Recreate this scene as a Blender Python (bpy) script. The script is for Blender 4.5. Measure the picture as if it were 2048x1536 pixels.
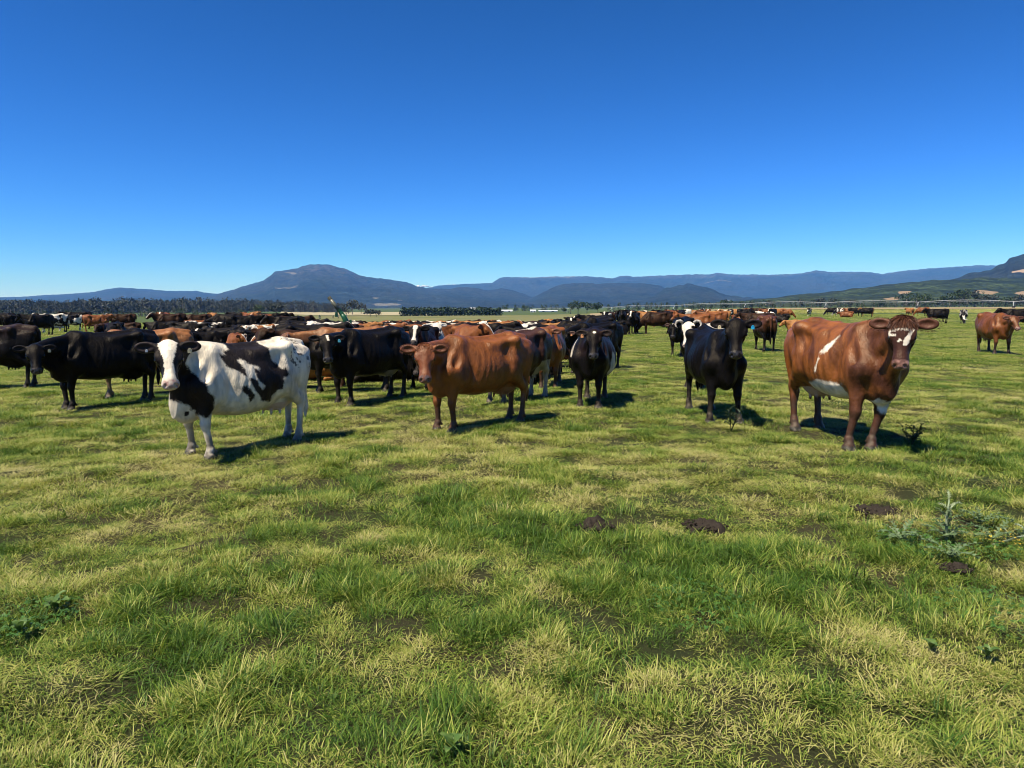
import bpy, bmesh, math, random
import numpy as np
from mathutils import Vector, Matrix, Euler

# ------------------------------------------------------------------ scene, camera, sky, sun, exposure
for o in list(bpy.data.objects): bpy.data.objects.remove(o)
SC = bpy.context.scene
COL = SC.collection
random.seed(11); RNG = np.random.default_rng(11)

EYE = 1.70
cam_data = bpy.data.cameras.new('camera'); cam = bpy.data.objects.new('camera', cam_data); COL.objects.link(cam)
cam_data.sensor_fit = 'HORIZONTAL'; cam_data.sensor_width = 36.0; cam_data.lens = 36.0 * 1420 / 2048
cam_data.clip_start = 0.05; cam_data.clip_end = 60000
cam.location = (0, 0, EYE)
CAM_R = Matrix.Rotation(math.radians(90 - 6.23), 3, 'X') @ Matrix.Rotation(math.radians(-0.22), 3, 'Z')
cam.rotation_euler = CAM_R.to_euler()
SC.camera = cam

SUN_EL, SUN_DIR = 60.0, Vector((-1.0, -0.85, 0))          # direction towards the sun on the ground plane
sun_to = Vector((SUN_DIR.normalized().x * math.cos(math.radians(SUN_EL)), SUN_DIR.normalized().y * math.cos(math.radians(SUN_EL)), math.sin(math.radians(SUN_EL))))
world = bpy.data.worlds.new('World'); SC.world = world; world.use_nodes = True
nt = world.node_tree; bg = nt.nodes['Background']
sky = nt.nodes.new('ShaderNodeTexSky'); sky.sky_type = 'NISHITA'; sky.sun_disc = False
sky.sun_elevation = math.radians(SUN_EL); sky.sun_rotation = math.atan2(sun_to.x, sun_to.y)
sky.altitude = 0; sky.air_density = 0.85; sky.dust_density = 0.0; sky.ozone_density = 10.0
# the photograph's strong contrast curve, applied evenly to the whole sky (each channel its own power)
scl = nt.nodes.new('ShaderNodeVectorMath'); scl.operation = 'MULTIPLY'; scl.inputs[1].default_value = (0.48, 0.573, 0.585)
sep = nt.nodes.new('ShaderNodeSeparateColor'); com = nt.nodes.new('ShaderNodeCombineColor')
nt.links.new(sky.outputs[0], scl.inputs[0]); nt.links.new(scl.outputs[0], sep.inputs[0])
for ch, (ex, k) in enumerate(((1.9, 1.0), (1.5, 1.28), (1.75, 1.21))):
    pw = nt.nodes.new('ShaderNodeMath'); pw.operation = 'POWER'; pw.inputs[1].default_value = ex
    ml = nt.nodes.new('ShaderNodeMath'); ml.operation = 'MULTIPLY'; ml.inputs[1].default_value = k
    nt.links.new(sep.outputs[ch], pw.inputs[0]); nt.links.new(pw.outputs[0], ml.inputs[0]); nt.links.new(ml.outputs[0], com.inputs[ch])
nt.links.new(com.outputs[0], bg.inputs[0])
bg.inputs[1].default_value = 0.0555
sun_data = bpy.data.lights.new('sun', 'SUN'); sun_data.energy = 5.0; sun_data.angle = math.radians(0.53); sun_data.color = (1.0, 0.94, 0.82)
sun = bpy.data.objects.new('sun', sun_data); COL.objects.link(sun)
sun.rotation_euler = sun_to.to_track_quat('Z', 'Y').to_euler(); sun.location = (-20, 0, 40)

SC.render.engine = 'CYCLES'
SC.view_settings.view_transform = 'Standard'; SC.view_settings.look = 'None'; SC.view_settings.gamma = 1.0
SC.view_settings.use_curve_mapping = False; SC.view_settings.exposure = 0.76
SC.cycles.max_bounces = 6; SC.cycles.diffuse_bounces = 3; SC.cycles.glossy_bounces = 2; SC.cycles.transmission_bounces = 3
SC.cycles.volume_bounces = 0; SC.cycles.caustics_reflective = False; SC.cycles.caustics_refractive = False
SC.cycles.filter_width = 1.0
SC.cycles.use_denoising = True; SC.cycles.denoising_input_passes = 'RGB_ALBEDO_NORMAL'; SC.cycles.denoising_prefilter = 'ACCURATE'

# ------------------------------------------------------------------ helpers
def ray(px, py):
    return (CAM_R @ Vector(((px - 1024) / 1420, -(py - 768) / 1420, -1))).normalized()
def ground_at(px, py):                      # where the line of sight meets the level pasture
    d = ray(px, py); t = -EYE / d.z
    return Vector((d.x * t, d.y * t, 0))
def point_at(px, py, dist):                 # a point at a given distance along +Y
    d = ray(px, py); t = dist / d.y
    return Vector((d.x * t, dist, EYE + d.z * t))
def _ss(t): t = np.clip(t, 0, 1); return t * t * (3 - 2 * t)
def lie(x, y):                              # the pasture is level close by and falls away gently towards the left and middle of the plain
    x = np.asarray(x, float); y = np.asarray(y, float); u = x / np.maximum(y, 1.0)
    near = -.017 * (np.clip(y, 12, 90) - 12) * _ss((u + .36) / .12) * (1 - _ss((u - .04) / .12))
    return near - _ss((y - 58) / 190) * (3.6 - 3.2 * _ss((u - .06) / .34))
def on_ground(px, dist):                    # ground point seen in column px, dist metres ahead
    d = ray(px, 612); t = dist / d.y
    return Vector((d.x * t, dist, float(lie(d.x * t, dist))))

def tag(o, label=None, cat=None, group=None, kind=None):
    if label: o['label'] = label
    if cat: o['category'] = cat
    if group: o['group'] = group
    if kind: o['kind'] = kind
    return o
def link(name, data, parent=None, mat=None):
    o = bpy.data.objects.new(name, data); COL.objects.link(o)
    if parent is not None: o.parent = parent
    if mat is not None and data is not None and not data.materials: data.materials.append(mat)
    return o
def empty(name, loc=(0, 0, 0), rz=0.0, scale=1.0):
    o = bpy.data.objects.new(name, None); COL.objects.link(o); o.empty_display_size = 0.2
    o.location = loc; o.rotation_euler[2] = rz; o.scale = (scale,) * 3
    return o
def pydata(name, V, F, smooth=False):
    me = bpy.data.meshes.new(name); me.from_pydata([tuple(map(float, v)) for v in V], [], [tuple(map(int, f)) for f in F]); me.update()
    if smooth: me.polygons.foreach_set('use_smooth', [True] * len(me.polygons))
    return me
def fattr(me, name, vals):
    a = me.attributes.new(name, 'FLOAT', 'POINT'); a.data.foreach_set('value', np.asarray(vals, np.float32))

class MB:
    """collects simple solids into one mesh"""
    def __init__(s): s.V = []; s.F = []
    def tube(s, pts, rs, n=8, cap=True):
        pts = [Vector(p) for p in pts]; rs = rs if hasattr(rs, '__len__') else [rs] * len(pts)
        b = len(s.V); up = None
        for i, p in enumerate(pts):
            t = (pts[min(i + 1, len(pts) - 1)] - pts[max(i - 1, 0)]).normalized()
            u = t.orthogonal().normalized() if up is None else (up - t * up.dot(t)).normalized()
            up = u; w = t.cross(u)
            for k in range(n):
                a = 2 * math.pi * k / n; s.V.append(p + (u * math.cos(a) + w * math.sin(a)) * rs[i])
        for i in range(len(pts) - 1):
            for k in range(n):
                s.F.append((b + i * n + k, b + i * n + (k + 1) % n, b + (i + 1) * n + (k + 1) % n, b + (i + 1) * n + k))
        if cap:
            s.F.append(tuple(b + k for k in reversed(range(n)))); s.F.append(tuple(b + (len(pts) - 1) * n + k for k in range(n)))
        return s
    def box(s, c, size, R=None):
        b = len(s.V); c = Vector(c)
        for x in (-.5, .5):
            for y in (-.5, .5):
                for z in (-.5, .5):
                    v = Vector((x * size[0], y * size[1], z * size[2])); s.V.append(c + (R @ v if R is not None else v))
        for f in ((0, 1, 3, 2), (4, 6, 7, 5), (0, 4, 5, 1), (2, 3, 7, 6), (0, 2, 6, 4), (1, 5, 7, 3)): s.F.append(tuple(b + i for i in f))
        return s
    def poly(s, pts, faces):
        b = len(s.V); s.V += [Vector(p) for p in pts]; s.F += [tuple(b + i for i in f) for f in faces]; return s
    def mesh(s, name, smooth=False): return pydata(name, s.V, s.F, smooth)
    def build(s, name, mat, parent=None, smooth=False): return link(name, s.mesh(name, smooth), parent, mat)

# ------------------------------------------------------------------ materials
def new_mat(name, col=(.5, .5, .5), rough=.6, spec=.4, metal=0.0):
    m = bpy.data.materials.new(name); m.use_nodes = True; b = m.node_tree.nodes['Principled BSDF']
    b.inputs['Base Color'].default_value = (*col, 1); b.inputs['Roughness'].default_value = rough
    b.inputs['Specular IOR Level'].default_value = spec; b.inputs['Metallic'].default_value = metal
    return m
class NT:
    def __init__(s, m): s.t = m.node_tree; s.b = s.t.nodes['Principled BSDF']
    def n(s, kind, **kw):
        x = s.t.nodes.new('ShaderNode' + kind)
        for k, v in kw.items(): setattr(x, k, v)
        return x
    def l(s, a, b): s.t.links.new(a, b)
    def noise(s, vec, scale, detail=3, rough=.55, dist=0.0):
        x = s.n('TexNoise'); x.inputs['Scale'].default_value = scale; x.inputs['Detail'].default_value = detail
        x.inputs['Roughness'].default_value = rough; x.inputs['Distortion'].default_value = dist
        if vec is not None: s.l(vec, x.inputs['Vector'])
        return x.outputs['Fac']
    def ramp(s, fac, stops, interp='LINEAR'):
        x = s.n('ValToRGB'); x.color_ramp.interpolation = interp; e = x.color_ramp.elements
        while len(e) < len(stops): e.new(0.5)
        for q, (p, c) in zip(e, stops): q.position = p; q.color = (*c, 1) if len(c) == 3 else c
        s.l(fac, x.inputs['Fac']); return x.outputs['Color']
    def mix(s, fac, a, b, mode='MIX'):
        x = s.n('Mix', data_type='RGBA', blend_type=mode); x.clamp_factor = True
        for sock, v in ((x.inputs[0], fac), (x.inputs[6], a), (x.inputs[7], b)):
            if hasattr(v, 'is_linked') or hasattr(v, 'links'): s.l(v, sock)
            elif isinstance(v, (int, float)): sock.default_value = v
            else: sock.default_value = (*v, 1)
        return x.outputs[2]
    def math(s, op, a, b=0.5, clamp=False):
        x = s.n('Math', operation=op); x.use_clamp = clamp
        for sock, v in ((x.inputs[0], a), (x.inputs[1], b)):
            if isinstance(v, (int, float)): sock.default_value = v
            else: s.l(v, sock)
        return x.outputs[0]
    def rng(s, v, a, b, c=0.0, d=1.0):
        x = s.n('MapRange'); s.l(v, x.inputs[0])
        for i, q in enumerate((a, b, c, d)): x.inputs[i + 1].default_value = q
        return x.outputs[0]
    def bump(s, h, strength=.3, dist=.02):
        x = s.n('Bump'); x.inputs['Strength'].default_value = strength; x.inputs['Distance'].default_value = dist
        s.l(h, x.inputs['Height']); s.l(x.outputs[0], s.b.inputs['Normal'])
    def base(s, c): s.l(c, s.b.inputs['Base Color'])
# ----------------------------------------------------------------------------
# COW BODIES: one continuous surface from a smooth-union distance field,
# meshed with surface nets (cow-local axes: +X towards the head, +Y its left side, Z up)
# ----------------------------------------------------------------------------
def vnoise(P, scale, seed=0):
    Q = P * scale + np.array([seed * 17.13, seed * 5.71, seed * 9.37])
    i = np.floor(Q).astype(np.int64); f = Q - i; f = f * f * (3 - 2 * f)
    def h(a, b, c):
        n = (a * 374761393 + b * 668265263 + c * 2147483647 + seed * 1013) & 0xFFFFFFFF
        n = ((n ^ (n >> 13)) * 1274126177) & 0xFFFFFFFF
        return ((n ^ (n >> 16)) & 0xFFFF) / 65535.0
    r = 0
    for dx in (0, 1):
        for dy in (0, 1):
            for dz in (0, 1):
                w = (f[:, 0] if dx else 1 - f[:, 0]) * (f[:, 1] if dy else 1 - f[:, 1]) * (f[:, 2] if dz else 1 - f[:, 2])
                r = r + w * h(i[:, 0] + dx, i[:, 1] + dy, i[:, 2] + dz)
    return r

def fbm(P, scale, seed=0, octaves=3):
    a, s, t = 0.5, scale, 0
    for o in range(octaves):
        t = t + a * vnoise(P, s, seed + o * 7); a *= 0.5; s *= 2.1
    return t / (1 - 0.5 ** octaves)

def table(xs, ys, lo=-1.3, hi=1.2, n=501, sm=9):
    g = np.linspace(lo, hi, n); v = np.interp(g, xs, ys)
    k = np.hanning(2 * sm + 3)[1:-1]; k /= k.sum()
    v = np.convolve(np.pad(v, sm, mode='edge'), k, mode='valid')
    return g, v

TRUNK_X = [-1.06, -1.00, -0.90, -0.72, -0.50, -0.20, 0.10, 0.40, 0.58, 0.72, 0.84, 0.92]
TRUNK_T = [1.16, 1.27, 1.315, 1.335, 1.325, 1.290, 1.285, 1.320, 1.315, 1.20, 1.06, 0.98]
TRUNK_B = [1.02, 0.92, 0.80, 0.66, 0.575, 0.50, 0.485, 0.515, 0.545, 0.59, 0.68, 0.80]
TRUNK_W = [0.002, 0.11, 0.19, 0.25, 0.30, 0.365, 0.37, 0.285, 0.225, 0.175, 0.12, 0.002]

class Field:
    def __init__(s, lo, hi, vox):
        s.vox = vox; s.sx = 0.9
        s.ax = [np.arange(lo[k], hi[k] + vox, vox, dtype=np.float32) for k in range(3)]
        s.F = np.full([len(a) for a in s.ax], 0.5, np.float32)
    def sub(s, lo, hi):
        sl, co = [], []
        for k in range(3):
            a = int(np.searchsorted(s.ax[k], lo[k])); b = int(np.searchsorted(s.ax[k], hi[k], side='right'))
            sl.append(slice(a, b)); co.append(s.ax[k][a:b])
        X = co[0][:, None, None]; Y = co[1][None, :, None]; Z = co[2][None, None, :]
        return tuple(sl), X, Y, Z
    def put(s, sl, d, k, op='+'):
        if d.size == 0: return
        f = s.F[sl]
        if op == '+':
            h = np.maximum(k - np.abs(f - d), 0) / k
            s.F[sl] = np.minimum(f, d) - h * h * k * 0.25
        else:
            e = -d
            h = np.maximum(k - np.abs(f - e), 0) / k
            s.F[sl] = np.maximum(f, e) + h * h * k * 0.25
    def cone(s, a, b, ra, rb, k=0.05, op='+'):
        a = np.array(a, np.float32); b = np.array(b, np.float32); a[0] *= s.sx; b[0] *= s.sx; m = max(ra, rb) + k + 2 * s.vox
        sl, X, Y, Z = s.sub(np.minimum(a, b) - m, np.maximum(a, b) + m)
        ab = b - a; L = float(ab @ ab) + 1e-9
        px, py, pz = X - a[0], Y - a[1], Z - a[2]
        t = np.clip((px * ab[0] + py * ab[1] + pz * ab[2]) / L, 0, 1)
        d = np.sqrt((px - t * ab[0]) ** 2 + (py - t * ab[1]) ** 2 + (pz - t * ab[2]) ** 2) - (ra + (rb - ra) * t)
        s.put(sl, d, k, op)
    def chain(s, pts, rs, k=0.05):
        A = np.array(pts, np.float32); A[:, 0] *= s.sx; m = max(rs) + k + 2 * s.vox
        sl, X, Y, Z = s.sub(A.min(0) - m, A.max(0) + m); D = None
        for i in range(len(A) - 1):
            a, b = A[i], A[i + 1]; ab = b - a; L = float(ab @ ab) + 1e-9; px, py, pz = X - a[0], Y - a[1], Z - a[2]
            t = np.clip((px * ab[0] + py * ab[1] + pz * ab[2]) / L, 0, 1)
            d = np.sqrt((px - t * ab[0]) ** 2 + (py - t * ab[1]) ** 2 + (pz - t * ab[2]) ** 2) - (rs[i] + (rs[i + 1] - rs[i]) * t)
            D = d if D is None else np.minimum(D, d)
        s.put(sl, D, k)
    def ell(s, c, r, k=0.05, R=None, op='+'):
        c = np.array(c, np.float32); r = np.array(r, np.float32); c[0] *= s.sx; m = (r.max() if R is not None else r) + k + 2 * s.vox
        sl, X, Y, Z = s.sub(c - m, c + m)
        px, py, pz = X - c[0], Y - c[1], Z - c[2]
        if R is not None:      # columns of R: local axes
            px, py, pz = (px * R[0, 0] + py * R[1, 0] + pz * R[2, 0], px * R[0, 1] + py * R[1, 1] + pz * R[2, 1],
                          px * R[0, 2] + py * R[1, 2] + pz * R[2, 2])
        k0 = np.sqrt((px / r[0]) ** 2 + (py / r[1]) ** 2 + (pz / r[2]) ** 2)
        k1 = np.sqrt((px / r[0] ** 2) ** 2 + (py / r[1] ** 2) ** 2 + (pz / r[2] ** 2) ** 2) + 1e-6
        s.put(sl, k0 * (k0 - 1) / k1, k, op)
    def trunk(s, dz, ws, bs, k=0.01):
        g, T = table(TRUNK_X, TRUNK_T); _, B = table(TRUNK_X, TRUNK_B); _, W = table(TRUNK_X, TRUNK_W, sm=7)
        sl, X, Y, Z = s.sub((-1.06 * s.sx, -0.6, -0.1), (0.92 * s.sx, 0.6, 1.6))
        X = X / s.sx; x1 = X[:, 0, 0]
        t = np.interp(x1, g, T); b = np.interp(x1, g, B); w = np.maximum(np.interp(x1, g, W), 0.004) * ws
        b = t - (t - b) * (1 + (bs - 1) * np.clip(1 - np.abs(x1 + 0.1) / 0.9, 0, 1))
        t = t + dz; b = b + dz
        c = (0.44 * t + 0.56 * b)[:, None, None]; w = w[:, None, None]
        hu = (t[:, None, None] - c); hl = (c - b[:, None, None])
        q = (Z - c); sv = np.where(q > 0, q / hu, q / hl)
        weff = w * (1 - 0.20 * np.clip(sv, 0, 1) ** 1.5)
        rib = 0.0045 * np.sin((X + 0.25 * (Z - 1.0)) * 62) * np.exp(-((X - 0.12) / 0.22) ** 2) * np.exp(-((sv - 0.1) / 0.5) ** 2)
        p = 2.25
        r = ((np.abs(Y) / (weff + rib)) ** p + np.abs(sv) ** p) ** (1 / p)
        d = (r - 1) * np.minimum(w, 0.33) * 0.95
        s.put(sl, d.astype(np.float32), k)
    def mesh(s):
        F = s.F; ins = F < 0
        n = F.shape
        cnt = np.zeros((n[0] - 1, n[1] - 1, n[2] - 1), np.int8)
        for dx in (0, 1):
            for dy in (0, 1):
                for dz in (0, 1):
                    cnt += ins[dx:n[0] - 1 + dx, dy:n[1] - 1 + dy, dz:n[2] - 1 + dz]
        act = (cnt > 0) & (cnt < 8)
        I, J, K = np.nonzero(act)
        idx = np.full(act.shape, -1, np.int32); idx[I, J, K] = np.arange(len(I))
        acc = np.zeros((len(I), 3), np.float32); num = np.zeros(len(I), np.float32)
        corners = [(a, b, c) for a in (0, 1) for b in (0, 1) for c in (0, 1)]
        val = {c: F[I + c[0], J + c[1], K + c[2]] for c in corners}
        for a in corners:
            for ax in range(3):
                if a[ax] == 0:
                    b = list(a); b[ax] = 1; b = tuple(b)
                    fa, fb = val[a], val[b]; m = (fa < 0) != (fb < 0)
                    t = np.where(m, fa / np.where(m, fa - fb, 1), 0)
                    for q in range(3):
                        acc[:, q] += np.where(m, a[q] + (t if q == ax else 0), 0)
                    num += m
        P = acc / num[:, None] + np.stack([I, J, K], 1)
        V = np.stack([s.ax[0][0], s.ax[1][0], s.ax[2][0]])[None] + P * s.vox
        Q = []
        for ax in range(3):
            u, w = [(1, 2), (2, 0), (0, 1)][ax]
            sl0 = [slice(1, -1)] * 3; sl1 = [slice(1, -1)] * 3
            sl0[ax] = slice(0, n[ax] - 1); sl1[ax] = slice(1, n[ax])
            A = ins[tuple(sl0)]; Bv = ins[tuple(sl1)]
            e = np.argwhere(A != Bv)
            if len(e) == 0: continue
            flip = A[e[:, 0], e[:, 1], e[:, 2]]
            g = e + 1; g[:, ax] -= 1
            def cell(du, dw):
                c = g.copy(); c[:, u] -= du; c[:, w] -= dw
                return idx[c[:, 0], c[:, 1], c[:, 2]]
            q = np.stack([cell(1, 1), cell(0, 1), cell(0, 0), cell(1, 0)], 1)
            q[~flip] = q[~flip][:, ::-1]
            Q.append(q)
        Q = np.concatenate(Q); Q = Q[(Q >= 0).all(1)]
        # one light smoothing pass
        for lam in (0.5, -0.35):
            E = np.concatenate([Q[:, [0, 1]], Q[:, [1, 2]], Q[:, [2, 3]], Q[:, [3, 0]]])
            S = np.zeros_like(V); N = np.zeros(len(V))
            for q in range(3): S[:, q] = np.bincount(E[:, 0], V[E[:, 1], q], len(V)) + np.bincount(E[:, 1], V[E[:, 0], q], len(V))
            N = np.bincount(E[:, 0], minlength=len(V)) + np.bincount(E[:, 1], minlength=len(V))
            V = V + lam * (S / np.maximum(N, 1)[:, None] - V)
        return V.astype(np.float32), Q

def rotm(yaw, pitch, roll=0.0):
    """columns: forward, left, up after pitching the nose down by -pitch and turning by yaw (degrees)"""
    y, p, r = map(math.radians, (yaw, pitch, roll))
    Rz = np.array([[math.cos(y), -math.sin(y), 0], [math.sin(y), math.cos(y), 0], [0, 0, 1]])
    Ry = np.array([[math.cos(p), 0, -math.sin(p)], [0, 1, 0], [math.sin(p), 0, math.cos(p)]])
    Rx = np.array([[1, 0, 0], [0, math.cos(r), -math.sin(r)], [0, math.sin(r), math.cos(r)]])
    return Rz @ Ry @ Rx

DEF_POSE = dict(poll=(1.10, 0.0, 1.42), yaw=0, pitch=-58, roll=0, hs=1.0, brisket=1.0, feet=((-.10, 0), (-.10, 0), (0, 0), (0, 0)), ws=.94, bs=1.0,
                lying=False, hw=.95, tail=(0, 0), udder=1.0, ear=0.0, neck=.90)

def cow_surface(pose, vox):
    P = dict(DEF_POSE); P.update(pose); hw = P['hw']
    R = rotm(P['yaw'], P['pitch'], P['roll']); hs = P['hs']; poll = np.array(P['poll'])
    H = lambda x, y, z: poll + R @ (np.array([x, y * (1.12 * hw if abs(y) < .13 else 1.0), z]) * hs)
    lying = P['lying']; dz = -0.47 if lying else 0.0; ws, bs = P['ws'], P['bs']
    hp = np.array([H(0.52, 0, -0.06), H(0, .34, 0), H(0, -.34, 0), H(0, 0, .1), H(.2, 0, -.3)])
    lo = np.minimum(np.array([-1.25, -0.52, -0.03]), hp.min(0) - 0.1); hi = np.maximum(np.array([1.0, 0.52, 1.45 + dz]), hp.max(0) + 0.1)
    lo[2] = -0.03
    if lying: lo[1] -= 0.1; hi[1] += 0.1
    S = Field(lo, hi, vox)
    S.trunk(dz, ws, bs)
    Z = lambda p: (p[0], p[1], p[2] + dz)
    # skeleton bumps: withers, hooks, pins, tail head, short ribs
    S.cone(Z((0.50, 0, 1.285)), Z((0.20, 0, 1.25)), 0.05, 0.04, 0.09)
    S.cone(Z((0.20, 0, 1.265)), Z((-0.62, 0, 1.305)), 0.028, 0.034, 0.06)
    S.cone(Z((-0.62, 0, 1.29)), Z((-1.00, 0, 1.27)), 0.05, 0.045, 0.08)
    for s in (-1, 1):
        S.ell(Z((-0.60, s * 0.262, 1.262)), (0.062, 0.045, 0.046), 0.04)
        S.cone(Z((-0.60, s * 0.23, 1.255)), Z((-0.68, s * 0.05, 1.305)), 0.04, 0.05, 0.06)
        S.cone(Z((-0.585, s * 0.245, 1.22)), Z((-0.50, s * 0.245, 0.86)), 0.028, 0.04, 0.09)
        S.ell(Z((-0.99, s * 0.115, 1.16)), (0.06, 0.05, 0.06), 0.07)
        S.cone(Z((-0.60, s * 0.21, 1.215)), Z((-0.97, s * 0.12, 1.16)), 0.06, 0.055, 0.10)
        S.cone(Z((-0.52, s * 0.185, 1.235)), Z((-0.12, s * 0.19, 1.175)), 0.035, 0.02, 0.13)
        # hollow in front of the hook and in the rump
        S.ell(Z((-0.40, s * (0.34 * ws), 1.10)), (0.09, 0.080, 0.11), 0.09, op='-')
        S.ell(Z((-0.80, s * 0.27, 1.20)), (0.11, 0.075, 0.065), 0.07, op='-')
        S.ell(Z((-0.70, s * 0.30, 1.02)), (0.07, 0.055, 0.12), 0.08, op='-')
        # shoulder blade and point of shoulder
        S.cone(Z((0.44, s * 0.10, 1.235)), Z((0.66, s * 0.175, 0.88)), 0.075, 0.115, 0.08)
        S.ell(Z((0.69, s * 0.155, 0.86)), (0.07, 0.065, 0.10), 0.10)
        S.cone(Z((0.66, s * 0.19, 0.86)), Z((0.52, s * 0.20, 0.72)), 0.09, 0.09, 0.11)
        S.ell(Z((0.345, s * 0.315 * ws, 0.98)), (0.028, 0.050, 0.20), 0.09, op='-', R=rotm(0, -12))
        S.ell(Z((0.52, s * 0.185, 0.90)), (0.12, 0.085, 0.20), 0.09, R=rotm(0, -20))
        S.ell(Z((0.60, s * 0.252, 1.03)), (0.035, 0.028, 0.13), 0.09, op='-', R=rotm(0, 25))
    # brisket and dewlap
    bk = P['brisket']; S.ell(Z((0.74, 0, 0.67 - .10 * (bk - 1))), (0.15 * bk, 0.11, 0.17 * bk), 0.12)
    feet = P['feet']
    if not lying:
        for i, s in ((0, 1), (1, -1)):
            dx, dy = feet[i]; q = lambda x, y, z, t: (x + dx * t, s * y + dy * t, z)
            S.chain([q(0.60, .185, .76, 0), q(.665, .165, .56, .35), q(.70, .155, .44, .55)], [.100, .072, .054], 0.06)
            S.ell(q(.705, .155, .415, .55), (.056, .054, .066), 0.03)
            S.chain([q(.705, .155, .37, .6), q(.715, .155, .20, .85)], [.042, .036], 0.03)
            S.ell(q(.72, .155, .135, .92), (.047, .045, .046), 0.03)
            S.chain([q(.73, .155, .12, .95), q(.765, .155, .06, 1)], [.044, .05], 0.02)
            for c in (-.027, .027):
                S.chain([q(.755, .155 + c, .045, 1), q(.815, .155 + c, .02, 1)], [.048, .026], 0.012)
            S.ell(q(.66, .155, .10, .95), (.018, .03, .02), 0.02)
        for i, s in ((2, 1), (3, -1)):
            dx, dy = feet[i]; q = lambda x, y, z, t: (x + dx * t, s * y + dy * t, z)
            S.ell((-0.70, s * 0.185, 0.97), (0.22, 0.085, 0.28), 0.10, R=rotm(0, 62)[:, [0, 1, 2]])
            S.cone((-0.55, s * .19, .90), q(-.50, .205, .77, .1), .12, .10, 0.08)
            S.chain([q(-.52, .20, .80, .1), q(-.70, .19, .66, .35), q(-.845, .165, .545, .6)], [.115, .088, .052], 0.07)
            S.chain([(-0.93, s * .15, 1.02), q(-.90, .165, .78, .3), q(-.90, .163, .56, .6)], [.09, .072, .032], 0.07)
            S.ell(q(-.885, .163, .535, .6), (.055, .04, .062), 0.03)
            S.chain([q(-.87, .163, .49, .65), q(-.85, .163, .30, .8), q(-.84, .163, .19, .9)], [.045, .037, .036], 0.03)
            S.ell(q(-.835, .163, .14, .93), (.052, .048, .052), 0.03)
            S.chain([q(-.83, .163, .12, .95), q(-.79, .163, .06, 1)], [.043, .05], 0.02)
            for c in (-.026, .026):
                S.chain([q(-.80, .163 + c, .045, 1), q(-.745, .163 + c, .02, 1)], [.046, .026], 0.012)
            S.ell(q(-.90, .163, .10, .95), (.018, .03, .02), 0.02)
        if P['udder'] > 0:
            u = P['udder']
            S.ell((-0.56, 0, .64), (.25 * u, .17 * u, .20 * u), 0.06)
            S.ell((-0.42, 0, .60), (.18 * u, .13 * u, .12 * u), 0.06)
            for x in (-.44, -.58):
                for s in (-1, 1):
                    S.cone((x, s * .075, .50), (x + .01, s * .085, .415 if u >= 1 else .45), .022, .014, 0.02)
    else:
        for s in (-1, 1):
            S.chain([(0.60, s * .19, .30), (0.86, s * .20, .13)], [.11, .07], 0.06)
            S.ell((0.885, s * .20, .115), (.07, .065, .07), 0.03)
            S.chain([(0.87, s * .20, .08), (0.60, s * .17, .055), (0.52, s * .17, .05)], [.05, .042, .05], 0.02)
            S.ell((-0.58, s * 0.27, .34), (0.34, 0.14, 0.27), 0.12)
            S.chain([(-.40, s * .34, .30), (-.78, s * .38, .13)], [.13, .065], 0.06)
            S.chain([(-.78, s * .38, .10), (-.45, s * .43, .055), (-.32, s * .43, .05)], [.055, .042, .05], 0.02)
    # neck: crest, throat and middle along a bent curve
    n = P['neck']; S.sx = 1.0
    base = {'u': (0.50, 1.19), 'm': (0.62, 1.02), 'l': (0.76, 0.82)}
    tip = {'u': H(0.03, 0, -0.085), 'm': H(0.05, 0, -0.135), 'l': H(0.09, 0, -0.19)}
    rad = {'u': (.105, .075), 'm': (.150, .092), 'l': (.108, .058)}
    for key in 'uml':
        a = np.array([base[key][0] * 0.9, 0, base[key][1] + dz]); c = np.array(tip[key], float)
        L = np.linalg.norm(c - a); mid = a + np.array([0.5, 0, 0.12 if poll[2] > 1 + dz else -0.10]) * L
        mid = 0.5 * mid + 0.5 * (a + c) / 2
        pts = [(1 - t) ** 2 * a + 2 * t * (1 - t) * mid + t * t * c for t in np.linspace(0, 1, 6)]
        r0, r1 = rad[key]
        S.chain(pts, [(r0 + (r1 - r0) * t) * n for t in np.linspace(0, 1, 6)], 0.07)
    a = np.array([0.73, 0, 0.70 + dz]); c = H(0.14, 0, -0.22); mid = (a + c) / 2 + np.array([0.02, 0, -0.06])
    pts = [(1 - t) ** 2 * a + 2 * t * (1 - t) * mid + t * t * c for t in np.linspace(0, 1, 5)]
    S.chain(pts, [.075, .055, .042, .034, .028], 0.09)
    # tail
    S.sx = 0.9
    tx, ty = P['tail']
    top = np.array(Z((-1.0, 0, 1.275)))
    if not lying:
        pts = [top, top + (-.065, 0, -.05), top + (-.085, ty * .3, -.25), top + (-.09 + tx * .6, ty * .7, -.52), top + (-.085 + tx, ty, -.72)]
        S.chain(pts, [.04, .036, .027, .021, .02], 0.03)
        S.chain([pts[-1], pts[-1] + (0, 0, -.12), pts[-1] + (.01, 0, -.25)], [.026, .04, .012], 0.03)
    else:
        pts = [top, top + (-.065, .03, -.08), top + (-.09, .10, -.35), top + (-.06, .22, -.68)]
        S.chain(pts, [.04, .034, .026, .03], 0.03)
    # head
    S.sx = 1.0
    RR = R
    k = hs
    E = lambda c, r, kk=0.03, op='+', rot=None: S.ell(H(*c), np.array(r) * k * np.array([1, hw if abs(c[1]) < .13 else 1, 1]), kk, R=RR if rot is None else RR @ rot, op=op)
    C = lambda a, b, ra, rb, kk=0.04, op='+': S.cone(H(*a), H(*b), ra * k, rb * k, kk, op)
    E((.075, 0, -.055), (.115, .112, .085), 0.05)
    E((.15, 0, -.045), (.13, .120, .062), 0.05)
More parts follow.
